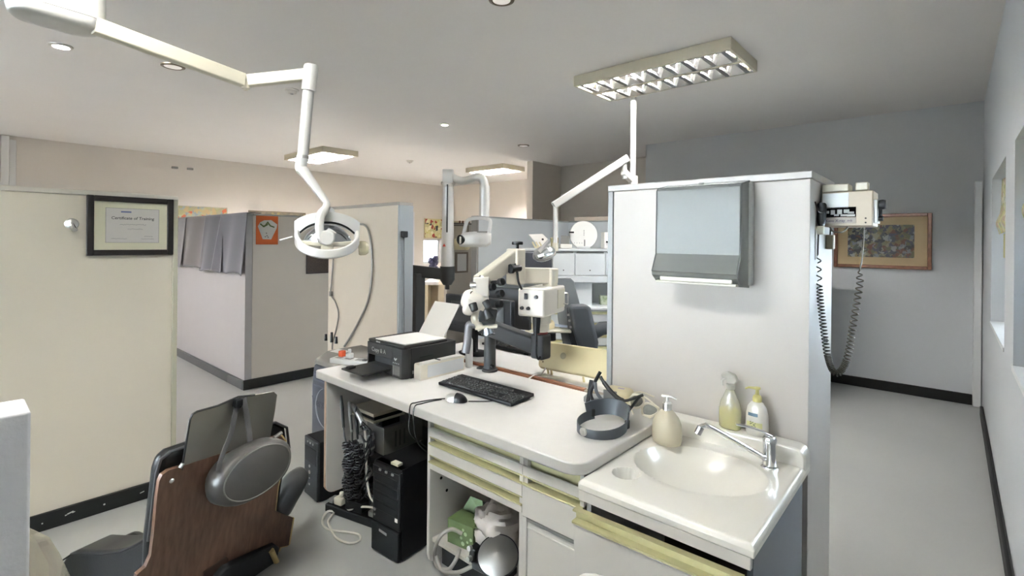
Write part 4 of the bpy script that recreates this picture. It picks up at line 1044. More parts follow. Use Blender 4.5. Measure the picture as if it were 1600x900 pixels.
# ================================================================= FAR WORKSTATION (diagonal corner unit)
M = Matrix.Translation((-2.905, 4.10, 0)) @ Matrix.Rotation(math.radians(44), 4, 'Z')
CW = mat('cool white lacquer', (214, 219, 222), .35, vary=.01)
t = thing('dental_workstation', 'white corner workstation with upper doors, open niche and gold railed drawers', 'cabinet', (-2.905, 4.10, 0))
def W3(px, py, lx=None, ly=None):
    """local point on workstation front plane"""
    return None
wl, wr = -.44, .86
build('upper_body', MB(M).box(wl, wr, .02, .40, 1.12, 1.40), CW, t)
build('upper_top', MB(M).box(wl - .01, wr + .01, -.01, .42, 1.405, 1.432), CW, t, bevel=.006)
for x0, x1 in ((-.13, .085), (.095, .395), (.405, .70)):
    d_ = build('upper_door', MB(M).box(x0, x1, .0, .02, 1.165, 1.385), CW, t, bevel=.003)
    build('slot_shade', MB(M).box(x0 + .012, x1 - .012, -.003, .0005, 1.388, 1.402), mat('slot shadow grey', (96, 98, 98), .6), d_)  # dark strip paints the shade of the grip slot
    build('door_button', MB(M).cyl(((x0 + x1) / 2 + .0, -.004, 1.215), ((x0 + x1) / 2, .0, 1.215), .006), DARK_PL, d_)
build('dark_recess', MB(M).box(-.435, -.14, .005, .0195, 1.17, 1.385), mat('dark grey equipment front', (52, 52, 56), .4), t)
build('lower_lip', MB(M).box(wl, wr, .0, .03, 1.09, 1.16), CW, t, bevel=.006)
build('niche_back', MB(M).box(wl, wr, .30, .32, .86, 1.12), mat('niche grey back', (186, 190, 190), .5), t)
build('niche_side', MB(M).box(wl, wl + .02, .02, .32, .86, 1.12).box(.26, .28, .06, .32, .86, 1.12).box(wr - .02, wr, .02, .32, .86, 1.12), CW, t)
build('niche_panel', MB(M).box(.0, .27, .05, .06, .86, 1.10), CW, t)
build('counter', MB(M).box(wl, wr, -.10, .42, .825, .86), CW, t, bevel=.010)
build('lower_body', MB(M).box(wl, wr, -.045, .40, .06, .825), CW, t)
for k in range(5):
    z1 = .815 - k * .115
    dr = build('drawer', MB(M).box(.10, .84, -.065, -.045, z1 - .11, z1 - .032), CW, t, bevel=.003)
    build('grip_rail', MB(M).prism([(.10, y, z1 - .032 + z) for y, z in [(-.045, 0), (-.070, 0), (-.070, .006), (-.058, .008), (-.058, .026), (-.045, .026)]], (.74, 0, 0)), BRASS, dr)
for k in range(4):
    z1 = .815 - k * .14
    dr = build('drawer', MB(M).box(-.42, .085, -.065, -.045, z1 - .135, z1 - .032), CW, t, bevel=.003)
    build('grip_rail', MB(M).prism([(-.42, y, z1 - .032 + z) for y, z in [(-.045, 0), (-.070, 0), (-.070, .006), (-.058, .008), (-.058, .026), (-.045, .026)]], (.505, 0, 0)), BRASS, dr)

def onws(px, py, ly=.15, z=None):
    n = M.to_3x3() @ Vector((0, 1, 0)); p0 = M @ Vector((0, ly, 1.43))
    return onplane(px, py, p0, n)
lxv = M.to_3x3() @ Vector((1, 0, 0)); lyv = M.to_3x3() @ Vector((0, 1, 0)); fN = -lyv
# round white disc on a stand
c = onws(911, 367, .22); zt = 1.4325
t = thing('standing_disc', 'round white disc standing on a round foot on the far workstation', 'disc', (c.x, c.y, zt))
build('disc', MB().lathe([(0, 0), (.142, 0), (.146, .006), (.146, .022), (.142, .028), (0, .028)], c, fN, seg=40), mat('white disc', (222, 222, 218), .35), t, smooth=40)
build('foot', MB().lathe([(0, 0), (.075, 0), (.078, .008), (.06, .022), (0, .024)], (c.x + fN.x * .02, c.y + fN.y * .02, zt), sy=.8), CW, t)
for k in range(4): build('dash_mark', MB().obox(c + fN * .0285 + lxv * .004 + Vector((0, 0, .045 - k * .016)), (.007, .0015, .010), (0, 0, math.radians(44))), GREY_INK, t)
build('slot_mark', MB().obox(c + fN * .0285 + lxv * .012 + Vector((0, 0, -.085)), (.012, .0015, .07), (0, 0, math.radians(44))), GREY_INK, t)
for k in range(4): build('scale_mark', MB().obox(c + fN * .0285 + lxv * (-.095 + k * .026) + Vector((0, 0, -.085)), (.004, .0015, .012), (0, 0, math.radians(44))), GREY_INK, t)
e = onws(893, 363, .16)
build('side_clip', MB().obox(e, (.05, .02, .018), (0, 0, math.radians(44))), DARK_PL, t, bevel=.003)
# tilted white device
c = onws(845, 378, .16)
t = thing('display_unit', 'white tilted device on cream feet at the left end of the far workstation', 'device', (c.x, c.y, zt))
pn = (fN + Vector((0, 0, .45))).normalized(); pc0 = Vector((c.x, c.y, zt + .075))
pq = [onplane(x, y, pc0, pn) for x, y in ((826, 366), (848, 365), (868, 386), (851, 394))]
build('panel', MB().prism(pq, -pn * .022), PAPER, t, bevel=.004)
mc_ = onplane(848, 374, pc0 + pn * .0005, pn)
build('print_mark', MB().lathe([(.008, 0), (.012, 0), (.012, .001), (.008, .001)], mc_, pn, seg=16), INK, t)
fe = MB()
for u in (-.055, -.02, .015): fe.tube([Vector((c.x, c.y, zt)) + lxv * u + fN * .03, Vector((c.x, c.y, zt + .06)) + lxv * (u - .03) + fN * .0], .010, 8)
fe.obox((c.x + lxv.x * .03, c.y + lxv.y * .03, zt + .010), (.16, .10, .02), (0, 0, math.radians(44)))
build('cream_feet', fe, CREAM, t)
# books / boxes and monitor-ish grey unit
c = onws(866, 377, .17)
b = MB().obox((c.x, c.y, zt + .055), (.075, .09, .11), (0, 0, math.radians(44)))
build('book_box', b, mat('khaki board', (150, 142, 108), .6), None, 'small khaki box on the far workstation beside the lamp rod', 'box', bevel=.003)
c = onws(883, 378, .20)
t = thing('desk_unit', 'small grey desk device between the khaki box and the round disc', 'device', (c.x, c.y, zt))
build('screen', MB().obox((c.x, c.y, zt + .085), (.09, .02, .09), (.25, 0, math.radians(44))), GREY_PL, t, bevel=.003)
build('base', MB().obox((c.x - lyv.x * .04, c.y - lyv.y * .04, zt + .022), (.12, .09, .043), (0, 0, math.radians(44))), PAPER, t, bevel=.006)
c = onws(948, 374, .14)
t = thing('white_machine', 'white boxy device half hidden by the edge of the sink partition', 'device', (c.x, c.y, zt))
build('body', MB().obox((c.x + lxv.x * .04, c.y + lxv.y * .04, zt + .085), (.17, .14, .17), (0, 0, math.radians(44))), PAPER, t, bevel=.008)
build('dark_spout', MB().obox((c.x + lxv.x * .0 - lyv.x * .075, c.y - lyv.y * .075, zt + .065), (.05, .03, .016), (0, .3, math.radians(44))), BLACK_PL, t)
# small green box in niche
c = onplane(944, 459, M @ Vector((0, .12, 1)), M.to_3x3() @ Vector((0, 1, 0)))
b = MB().obox((c.x, c.y, .8605 + .045), (.09, .07, .09), (0, 0, math.radians(44)))
build('green_carton', b, mat('green white carton', (112, 132, 88), .6, rgb2=(206, 214, 196), vscale=25), None, 'small green and white carton on the counter of the far workstation', 'box')

# far dental chair
t = thing('dental_chair', 'slate grey dental chair at the far workstation, seen over the cream unit', 'dental chair', (-2.15, 3.45, 0))
SL = mat('slate vinyl', (72, 76, 81), .45, spec=.3, bump=.04, bscale=120)
SLP = mat('grey blue back plate', (122, 127, 131), .45)
dC = 4.0
def C(px, py, d=dC): return P(px, py, d)
nf = Vector((FW[0], FW[1], 0)); 
pl = [C(872, 500), C(868, 440), C(871, 434), C(892, 434), C(897, 440), C(914, 505), C(916, 540), C(880, 540)]
build('back_plate', MB().prism(pl, nf * .02), SLP, t, bevel=.006)
pl = [C(888, 480, 3.85), C(894, 477, 3.85), C(917, 476, 3.85), C(924, 482, 3.85), C(936, 536, 3.85), C(934, 556, 3.85), C(908, 556, 3.85), C(897, 520, 3.85)]
build('backrest', MB().prism(pl, nf * .10), SL, t, bevel=.03, seg=4)
pl = [C(886, 482, 3.95), C(889, 478, 3.95), C(893, 490, 3.95), C(904, 530, 3.95), C(908, 555, 3.95), C(897, 555, 3.95), C(888, 520, 3.95)]
build('back_cushion', MB().prism(pl, nf * .14), mat('dark slate vinyl', (52, 55, 60), .5), t, bevel=.015, seg=3)
bz = MB()
for py in (492, 501, 511): bz.cyl(C(888 + (py - 492) * .2, py, 3.87), C(888 + (py - 492) * .2, py, 3.83), .010, seg=10)
build('side_bolt', bz, GREY_PL, t)
build('arm_rest', MB().tube([C(926, 522, 4.0), C(940, 513, 4.0), C(962, 511, 4.0)], [.05, .055, .05], 16), SL, t, bevel=0)
sC = C(925, 560, 4.0)
build('seat', MB().obox((sC.x + RT[0] * .25, sC.y + RT[1] * .25, .46), (.95, .52, .12), (0, 0, YAW)), SL, t, bevel=.04, seg=4)
build('pedestal', MB().lathe([(.30, 0), (.30, .03), (.12, .05), (.12, .40), (0, .40)], (sC.x + RT[0] * .25, sC.y + RT[1] * .25, 0)), DARK_PL, t)
# instrument tray on arm, cream cover
t = thing('instrument_tray', 'cream covered instrument tray on a dark arm beside the far dental chair', 'tray', (-2.5, 3.3, 0))
c = P(855, 514, 4.0)
build('tray', MB().obox((c.x, c.y, c.z), (.36, .24, .020), (0, 0, YAW)), CREAM_PL, t, bevel=.006)
build('cover', MB().ell((c.x - RT[0] * .06, c.y - RT[1] * .06, c.z + .035), (.12, .09, .05), (0, 0, YAW), p=.7), CREAM, t, smooth=60)
build('blue_sleeve', MB().obox((c.x + RT[0] * .12, c.y + RT[1] * .12, c.z + .026), (.12, .03, .02), (0, .1, YAW)), mat('pale blue wrap', (190, 205, 226), .5), t, bevel=.004)
build('stand_post', MB().cyl((c.x, c.y, .03), (c.x, c.y, c.z - .01), .025).cyl((c.x + RT[0] * .03, c.y + RT[1] * .03, c.z - .09), (c.x + RT[0] * .03, c.y + RT[1] * .03, c.z - .03), .04), DARK_MET, t)
build('stand_base', MB().lathe([(.17, 0), (.17, .015), (.05, .03), (0, .03)], (c.x, c.y, 0)), DARK_MET, t)

# ================================================================= FAR LEFT BACKGROUND
def wallpic(name, label, cat, corners, wallx, m, fm, depth=.03, fw=.03):
    """framed picture on a wall of constant x, facing +x. corners: y0,y1,z0,z1"""
    y0, y1, z0, z1 = corners
    t = thing(name, label, cat, (wallx, (y0 + y1) / 2, z0))
    f = MB(); x0, x1 = wallx + .001, wallx + depth
    f.box(x0, x1, y0, y0 + fw, z0, z1).box(x0, x1, y1 - fw, y1, z0, z1).box(x0, x1, y0 + fw, y1 - fw, z0, z0 + fw).box(x0, x1, y0 + fw, y1 - fw, z1 - fw, z1)
    build('frame', f, fm, t, bevel=.003)
    build('picture', MB().box(x0, x1 - .012, y0 + fw, y1 - fw, z0 + fw, z1 - fw), m, t)
    return t
wallpic('painting', 'red flowered painting on the far left wall above the hanging cloths', 'painting', (2.35, 3.22, 1.40, 2.04), -9.5, blotch('red flower painting', [(150, 150, 110), (170, 150, 110), (176, 88, 56), (140, 150, 140), (158, 158, 126), (126, 138, 142), (150, 146, 120), (166, 152, 112)], 20), mat('narrow silver frame', (190, 186, 172), .4), fw=.012)
wallpic('painting', 'thin framed picture just showing above the cubicle wall with the orange poster', 'painting', (3.57, 4.62, 1.35, 2.015), -9.5, blotch('yellow grey painting', [(120, 114, 100), (150, 142, 96), (110, 104, 94), (130, 122, 106)], 16), mat('dull bronze frame', (120, 110, 92), .5), fw=.02)
wallpic('painting', 'small yellow and red flower picture on the far left wall beside the white post', 'painting', (7.55, 8.16, 1.56, 2.03), -9.5, blotch('yellow red picture', [(208, 204, 150), (196, 190, 120), (226, 224, 190), (60, 60, 60), (150, 60, 50), (216, 210, 170), (208, 204, 160), (190, 186, 140)], 14), mat('pale frame', (200, 190, 150), .5), fw=.012)
# coat pegs
hk = MB()
p1_, p2_ = at(273, 262, x=-9.49), at(297, 264, x=-9.49)
t = thing('wall_fitting', 'two little grey fixings high on the far left wall', 'wall fitting', (-9.5, p1_.y, p1_.z))
for p in (p1_, p2_): build('fixing', MB().obox((-9.485, p.y, p.z), (.028, .09, .035)), GREY_PL, t, bevel=.006)
# pale column beside the partition edge (door casing far away)
struct('trim_3', MB().box(-9.499, -9.45, at(640, 330, x=-9.47).y, at(647, 330, x=-9.47).y, 0, at(643, 331, x=-9.47).z), mat('lilac white paint', (206, 208, 216), .5))
# framed boards on the far taupe screen
def scr(px, py): return at(px, py, x=-5.335)
y0, y1 = 4.70, scr(731, 350).y
wallpic('notice_board', 'beige framed board on the far taupe screen behind the x-ray cone', 'board', (y0, y1, scr(715, 390).z, scr(715, 351).z), -5.34, mat('beige board', (178, 168, 148), .7), mat('brown board frame', (112, 104, 92), .5), fw=.02)
wallpic('notice_board', 'small pale framed sheet low on the far taupe screen', 'board', (scr(711, 400).y, scr(730, 400).y, scr(720, 426).z, scr(720, 394).z), -5.34, mat('pale sheet', (196, 198, 196), .5), mat('grey brown frame', (110, 100, 90), .5), fw=.025)
pt = thing('ornament', 'cream tray of small red trinkets on top of the far taupe screen', 'ornament', (-5.37, 4.9, 1.7585))
build('tray', MB().box(-5.40, -5.345, 4.68, 4.88, 1.7585, 1.785), CREAM, pt, bevel=.004)
tr_ = MB()
for k in range(4): tr_.ell((-5.37, 4.92 + k * .06, 1.776), (.018, .02, .018), seg=10, rg=8)
build('trinket', tr_, mat('brown red trinket', (130, 92, 70), .5), pt)

# reception desk in the distance and a vase on it
t = thing('reception_desk', 'distant cream reception desk with white top below the bright window', 'desk', (-6.3, 5.0, 0))
c0, c1 = P(657, 440, 7.9), P(697, 440, 7.9)
dd_ = (c1 - c0); dd_.z = 0; wd = dd_.length; dd_.normalize(); ang = math.atan2(dd_.y, dd_.x)
Mr = Matrix.Translation((c0.x, c0.y, 0)) @ Matrix.Rotation(ang, 4, 'Z')
zt_ = P(675, 440, 7.9).z
CRD = mat('cream desk board', (206, 196, 172), .5)
build('side_panel', MB(Mr).box(-.05, .12, 0, .5, 0, zt_ - .05).box(wd * .70, wd * .70 + .16, 0, .5, 0, zt_ - .05), CRD, t)
build('front_panel', MB(Mr).box(.12, wd * .70, .3, .33, .1, zt_ - .05), mat('beige desk front', (196, 182, 158), .55), t)
build('top', MB(Mr).box(.06, wd * .72, -.05, .55, zt_ - .05, zt_), mat('bright white top', (236, 234, 228), .35), t, bevel=.005)
vz = P(678, 420, 7.9); vxy = Mr @ Vector((wd * .45, .2, 0))
t = thing('potted_plant', 'dark and white object standing on the distant reception desk', 'ornament', (vxy.x, vxy.y, zt_))  # a pot with dark foliage
b = MB(); b.lathe([(0, 0), (.09, 0), (.12, .06), (.10, .16), (.05, .20), (0, .2)], (vxy.x + .1, vxy.y + .05, zt_))
build('white_pot', b, PAPER, t, smooth=60)
b = MB()
for k in range(9): 
    a = k * 2.4; b.ell((vxy.x + .03 * math.cos(a) - .02, vxy.y + .05 * math.sin(a), zt_ + .08 + .035 * k), (.05, .05, .055), seg=10, rg=6)
build('dark_foliage', b, mat('blue black leaves', (54, 56, 84), .6), t, smooth=60)

# ================================================================= ON THE LEFT PARTITIONS
# certificate
XP = -3.479
ca_, cb_ = at(135, 306, x=XP), at(270, 399, x=XP)
y0, y1, z0, z1 = ca_.y, at(270, 313, x=XP).y, 1.402, 1.728
t = thing('framed_certificate', 'black framed training certificate hanging on the beige partition', 'certificate', (XP, (y0 + y1) / 2, z0))
fw = .030; f = MB(); x0, x1 = XP, XP + .022
f.box(x0, x1, y0, y0 + fw, z0, z1).box(x0, x1, y1 - fw, y1, z0, z1).box(x0, x1, y0 + fw, y1 - fw, z0, z0 + fw).box(x0, x1, y0 + fw, y1 - fw, z1 - fw, z1)
build('frame', f, mat('black frame lacquer', (26, 21, 19), .6, spec=.2), t, bevel=.003)
build('mount', MB().box(x0, x0 + .008, y0 + fw, y1 - fw, z0 + fw, z1 - fw), mat('ivory mount', (232, 231, 208), .6), t)
sy0, sy1, sz0, sz1 = y0 + .080, y1 - .070, z0 + .070, z1 - .064
sh = build('sheet', MB().box(x0 + .008, x0 + .009, sy0, sy1, sz0, sz1), mat('certificate paper', (224, 222, 218), .6), t)
cy = (sy0 + sy1) / 2; X = x0 + .0092
build('rule', MB().box(X - .0004, X, sy0, sy1, sz1 - .0015, sz1).box(X - .0004, X, sy0, sy0 + .0015, sz0, sz1).box(X - .0004, X, sy1 - .0015, sy1, sz0, sz1).box(X - .0004, X, sy0, sy1, sz0, sz0 + .0015), GREY_INK, sh)
g = MB().text('Certificate of Training', (X, cy, sz1 - .062), (0, 1, 0), (0, 0, 1), .022, bold=.012, shear=.1)
build('title_lettering', g, INK, sh)
g = MB()
def scribble(g, yc, w_, z, h_=.004, n=24, seed=1):
    rnd = random.Random(seed); pts = [(X, yc - w_ / 2 + w_ * k / n, z + rnd.uniform(-h_, h_)) for k in range(n + 1)]
    g.tube(pts, .0008, 5)
scribble(g, cy, .12, sz1 - .090, .0035, 40, 3); scribble(g, cy + .01, .07, sz1 - .115, .001, 20, 4)
scribble(g, sy0 + .06, .07, sz0 + .022, .0012, 20, 5); scribble(g, sy1 - .055, .06, sz0 + .022, .0015, 20, 6); scribble(g, sy1 - .05, .04, sz0 + .038, .004, 10, 7)
build('handwriting', g, GREY_INK, sh)
g = MB().box(X - .0003, X, cy - .055, cy - .008, sz1 - .024, sz1 - .016)
build('letterhead', g, mat('blue ink', (110, 122, 170), .6), sh)

# coat hook
hp = at(112, 350, x=-3.48)
t = thing('coat_hook', 'round steel coat hook on the beige partition left of the certificate', 'hook', (-3.48, hp.y, hp.z - .03))
build('rose', MB().lathe([(0, 0), (.029, 0), (.030, .004), (.024, .012), (.010, .016), (.010, .03), (0, .03)], (-3.479, hp.y, hp.z), (1, 0, 0), seg=28), STEEL, t)
build('peg', MB().cyl((-3.452, hp.y, hp.z - .002), (-3.425, hp.y + .004, hp.z - .030), .010, .012, 20).cyl((-3.426, hp.y + .004, hp.z - .029), (-3.424, hp.y + .004, hp.z - .031), .014), CHROME, t)

# cloths over the cubicle wall
def cloth(pxl, pxr, py_bot, pxl2, pxr2, label, m, seed, skew=0.0, waves=3):
    rnd = random.Random(seed); ph = rnd.uniform(0, 6)
    yw = 1.948
    a = at(pxl, 345, y=yw).x; b_ = at(pxr, 345, y=yw).x
    a2 = at(pxl2, 400, y=yw).x; b2 = at(pxr2, 400, y=yw).x
    zb = at((pxl2 + pxr2) / 2, py_bot, y=yw).z; zt = 1.757
    def fn(u, v):
        # v 0..0.16 over the top and behind; rest hangs in front
        if v < .12: q = v / .12; y = 2.07 - .13 * q; z = zt + .004; k = 0
        else: k = (v - .12) / .88; y = 1.938; z = zt + .004 - (zt - zb) * k
        x = (a + (b_ - a) * u) * (1 - k) + (a2 + (b2 - a2) * u) * k
        wv = math.sin(u * 2 * PI * waves + ph + k * .8) * .5 + math.sin(u * 2 * PI * (waves * .47) + ph * 2) * .5
        y -= (.004 + .028 * k) * (1 + wv) + .004
        z += k * (.012 * math.sin(u * 9 + ph)) - k * skew * u
        if v < .12 and q > .5: y += 0
        return (x, y, z)
    b = MB().sheet(40, 30, fn)
    return build('draped_cloth', b, m, None, label, 'cloth', solid=.004, smooth=70)
CL1 = mat('lilac grey cloth', (112, 108, 108), .9, sheen=.2, bump=.1, bscale=200)
CL2 = mat('blue grey cloth', (98, 98, 104), .9, sheen=.2, bump=.1, bscale=200)
CL3 = mat('pale grey cloth', (140, 139, 142), .9, sheen=.2)
cloth(279, 294, 416, 279, 291, 'pale grey cloth at the left end of the row over the cubicle wall', CL3, 2, waves=1.0)
cloth(292, 324, 416, 285, 322, 'short lilac grey cloth, second from the left over the cubicle wall', CL1, 11, waves=1.6)
cloth(324, 352, 424, 318, 352, 'blue grey cloth in the middle of the row over the cubicle wall', CL2, 5, waves=1.4)
cloth(349, 390, 427, 340, 388, 'long blue grey cloth nearest the orange poster', mat('dark blue grey cloth', (102, 102, 109), .9, sheen=.2, bump=.1, bscale=200), 8, waves=1.7)

# orange poster
XQ = -5.2575
o0, o1 = at(400, 336, x=XQ), at(434, 382, x=XQ)
t = thing('poster', 'orange poster with a white tooth shape on the grey cubicle wall', 'poster', (XQ, (o0.y + o1.y) / 2, o1.z))
build('card', MB().box(XQ, XQ + .004, o0.y, o1.y, o1.z, at(417, 337, x=XQ).z), mat('orange card', (196, 96, 42), .6), t)
def C5(x, y): 
    p = at(360 + x / 6.43, 310 + y / 6.43, x=XQ + .0045); return (XQ + .0042, p.y, p.z)
build('tooth_shape', MB().prism([C5(*q) for q in ((275, 280), (300, 240), (340, 220), (410, 218), (470, 262), (465, 300), (410, 412), (325, 410))], (.0012, 0, 0)), mat('white print', (206, 208, 206), .6), t)
g = MB()
for pts in (((300, 255), (335, 285), (375, 262)), ((375, 240), (400, 275), (440, 290)), ((378, 235), (350, 275), (322, 280))):
    g.tube([Vector(C5(*q)) + Vector((.0016, 0, 0)) for q in pts], .007, 6)
build('green_sprig', g, mat('dark green print', (84, 100, 56), .7), t)
g = MB()
for q in ((362, 350), (368, 375), (350, 385), (378, 390)): g.obox(Vector(C5(*q)) + Vector((.0014, 0, 0)), (.001, .012, .012))
build('small_print', g, GREY_INK, t)
# dark picture
d0, d1 = at(478, 391, x=XQ), at(518, 427, x=XQ)
t = thing('dark_picture', 'dark speckled picture on the cubicle wall below the lamp head', 'picture', (XQ, (d0.y + d1.y) / 2, 1.12))
build('frame', MB().box(XQ, XQ + .012, d0.y, d1.y, 1.125, 1.392), mat('black brown frame', (40, 30, 28), .5), t, bevel=.003)
build('canvas', MB().box(XQ + .012, XQ + .0135, d0.y + .012, d1.y - .012, 1.137, 1.38), mat('dark speckled canvas', (44, 34, 30), .6, rgb2=(72, 58, 50), vscale=90), t)

# black plug box on the partition end and its cord
XE = -2.882
k = at(631, 366, x=XE + .01)
t = thing('plug_box', 'small black socket box with a thin cord on the grey partition end', 'socket', (XE, k.y, k.z))
ky = min(max(k.y, 2.10), 2.17)
build('box', MB().box(XE + .001, XE + .03, ky - .022, ky + .022, k.z - .022, k.z + .022), BLACK_PL, t, bevel=.004)
build('cord', MB().tube([(XE + .012, ky, k.z - .02), (XE + .006, ky + .004, k.z - .2), (XE + .006, ky + .01, 1.0), (XE + .006, ky + .01, .8)], .003, 8), CORD, t)

# ================================================================= BLUE GREY EQUIPMENT CABINET
EX0, EX1, EY0, EY1 = -3.30, -2.885, 1.66, 2.03
t = thing('laser_cabinet', 'blue grey wheeled equipment cabinet with faint lettering behind the desk end', 'machine', ((EX0 + EX1) / 2, (EY0 + EY1) / 2, 0))
EB = mat('blue grey machine shell', (74, 79, 90), .4, vary=.02)
EG = mat('warm grey machine top', (128, 126, 122), .45, vary=.02)
b = MB()
def rr(z, gx=0, gy0=0, gy1=0): return [(x, y, z) for x, y in ((EX0 + gx, EY0 + gy0), (EX1 - gx, EY0 + gy0), (EX1 - gx, EY1 - gy1), (EX0 + gx, EY1 - gy1))]
b.rings([rr(.085, .02), rr(.12), rr(.50), rr(.645, .006, .010)])
build('shell', b, EB, t, bevel=.02, seg=3)
b = MB().rings([rr(.645, .006, .010), rr(.68, .012, .022), rr(.72, .03, .09), rr(.725, .04, .12, .01)])
build('top', b, EG, t, bevel=.015, seg=3)
g = MB()
for k in range(3): g.box(EX0 + .04, EX1 - .04, EY0 - .003, EY0 + .004, .575 - k * .035, .585 - k * .035)
build('vent_groove', g, mat('grey groove', (92, 98, 110), .5), t)
g = MB().text('VersaWave', (EX0 + .015, EY0 - .0015, .372), (1, 0, 0), (0, 0, 1), .085, centre=False, bold=.004)
build('lettering', g, mat('dark grey lettering', (70, 74, 86), .5), t)
g = MB(); gc = Vector((EX0 + .20, EY0 - .001, .38))
g.tube([gc + Vector((.13 * math.cos(a), 0, .13 * math.sin(a))) for a in [math.radians(q) for q in range(95, 290, 8)]], [.001 + .004 * math.sin(PI * k / 24) for k in range(25)], 6)
build('swoosh', g, mat('pale swoosh', (160, 164, 174), .5), t)
build('top_card', MB().obox((EX0 + .13, EY0 + .14, .7275), (.13, .07, .002), (.06, 0, .15)), PAPER, t)
for x, y in ((EX0 + .06, EY0 + .03), (EX1 - .06, EY0 + .03), (EX0 + .06, EY1 - .06), (EX1 - .06, EY1 - .06)):
    w = build('caster', MB().lathe([(0, -.022), (.034, -.020), (.040, -.010), (.040, .010), (.034, .020), (0, .022)], (x, y - .03, .041), (1, 0, .0), seg=24), mat('grey brown tyre', (84, 80, 74), .6), t)
    build('fork', MB().obox((x, y - .015, .062), (.056, .03, .05)), DARK_PL, w, bevel=.004)
g = MB()
for (px, py, hh) in ((509, 547, .05), (518, 540, .075), (525, 548, .05)):
    p = at(px, py + 4, y=1.93); g.cyl((p.x, 1.93, .722), (p.x, 1.93, .722 + hh), .012, .009)
build('connector', g, BLACK_PL, t)

# power strip on top of the cabinet / desk corner
t = thing('power_strip', 'white multi socket power strip with an orange plug beside the printer tray', 'power strip', (-2.86, 1.80, .725))
pc = at(548, 567, z=.76)
Mz = Matrix.Translation((-2.80, 1.74, .757)) @ Matrix.Rotation(math.radians(24), 4, 'Z') @ Matrix.Rotation(math.radians(6), 4, 'X')
Mz = Matrix.Translation((pc.x, pc.y, .7625)) @ Matrix.Rotation(math.radians(20), 4, 'Z')
build('body', MB(Mz).box(-.13, .14, -.035, .035, -.010, .022), WHITE_PNT, t, bevel=.006)
g = MB(Mz)
for k in range(3):
    x = -.085 + k * .075; g.box(x - .022, x + .022, -.018, .018, .0215, .0235)
build('socket', g, GREY_PL, t)
build('orange_plug', MB(Mz).box(-.10, -.068, .006, .04, .0235, .060), mat('orange plug', (206, 84, 44), .45), t, bevel=.005)
build('white_plug', MB(Mz).box(-.03, .006, -.012, .022, .0235, .055).cyl((-.012, .004, .055), (-.012, .004, .08), .010), WHITE_PNT, t, bevel=.005)
build('dark_switch', MB(Mz).box(.09, .12, -.012, .012, .0215, .027), DARK_PL, t)

# hoses hanging in front of the grey partition
HOSE = mat('grey hose', (138, 136, 130), .5)
yh = 2.066
def hp_(px, py): return at(px, py, y=yh)
b = MB().tube(smoothpath([hp_(556, 350), hp_(570, 352), hp_(577, 365), hp_(581, 395), hp_(581, 430), hp_(575, 470), hp_(562, 500), hp_(549, 524), hp_(538, 541)], 8), .008, 10)
build('hose', b, HOSE, None, 'long grey hose looping down the partition behind the lamp to the power strip', 'hose')
b = MB().tube(smoothpath([hp_(521, 402), hp_(518, 440), hp_(517, 460), hp_(524, 472), hp_(529, 490), hp_(526, 512), hp_(520, 534), hp_(519, 546)], 8), .006, 10)
b.obox(hp_(517, 459), (.025, .02, .04))
build('hose', b, HOSE, None, 'short grey cord hanging at the left edge of the pale partition', 'cord')

# ================================================================= NEAR DENTAL CHAIR
t = thing('dental_chair', 'wood backed dental chair with black cushions and grey head pillow in the foreground', 'dental chair', (-2.25, .70, 0))
phi = math.radians(17.3)
nx = Vector((math.cos(phi), math.sin(phi), 0)); ay = Vector((-math.sin(phi), math.cos(phi), 0)); up = Vector((0, 0, 1))
rec = .20
P0 = Vector((-2.07, .488, .69))                      # upper left corner of the wooden back
bn = (nx - up * rec * 1.0).normalized()              # normal of the reclined back (towards the viewer, slightly down)
bu = up + nx * rec; bu.normalize()
bn = ay.cross(bu).normalized()
if bn.dot(nx) < 0: bn = -bn
def B(px, py, off=0.0): return onplane(px, py, P0 + bn * off, bn)
VEN = mat('walnut veneer', (88, 64, 52), .42, rgb2=(114, 86, 70), vscale=3, stretch=(22, 22, .9), bump=.03, bscale=30)
PLY = mat('plywood edge', (204, 180, 128), .5)
outl = [(196, 985), (214, 898), (228, 886), (236, 868), (240, 835), (246, 772), (249, 752), (254, 742), (264, 735), (290, 727), (335, 712), (390, 696), (430, 683), (440, 682), (446, 690), (444, 720), (434, 762), (430, 799), (458, 809), (451, 852), (438, 855), (428, 880), (420, 985)]
b = MB().prism([B(*q) for q in outl], -bn * .016)
bw = build('back_board', b, VEN, t)
b = MB().prism([B(x, y, -.0165) for x, y in outl], -bn * .006)
# pale ply edge : a slightly larger layer in front of the cushion
cx_, cy_ = 340, 800
b = MB().prism([B(x + (x - cx_) * .018, y + (y - cy_) * .018, -.0165) for x, y in outl], -bn * .008)
build('ply_edge', b, PLY, bw)
sc_ = MB()
for q in ((268, 751),): sc_.lathe([(0, 0), (.008, 0), (.0085, .003), (.004, .006), (0, .006)], B(*q, 0.0005), bn, seg=16)
build('screw', sc_, STEEL, bw)
build('hinge_patch', MB().prism([B(*q, .0005) for q in ((318, 893), (352, 869), (356, 872), (352, 960), (318, 960))], bn * .004), mat('dark veneer patch', (66, 46, 38), .45), bw)
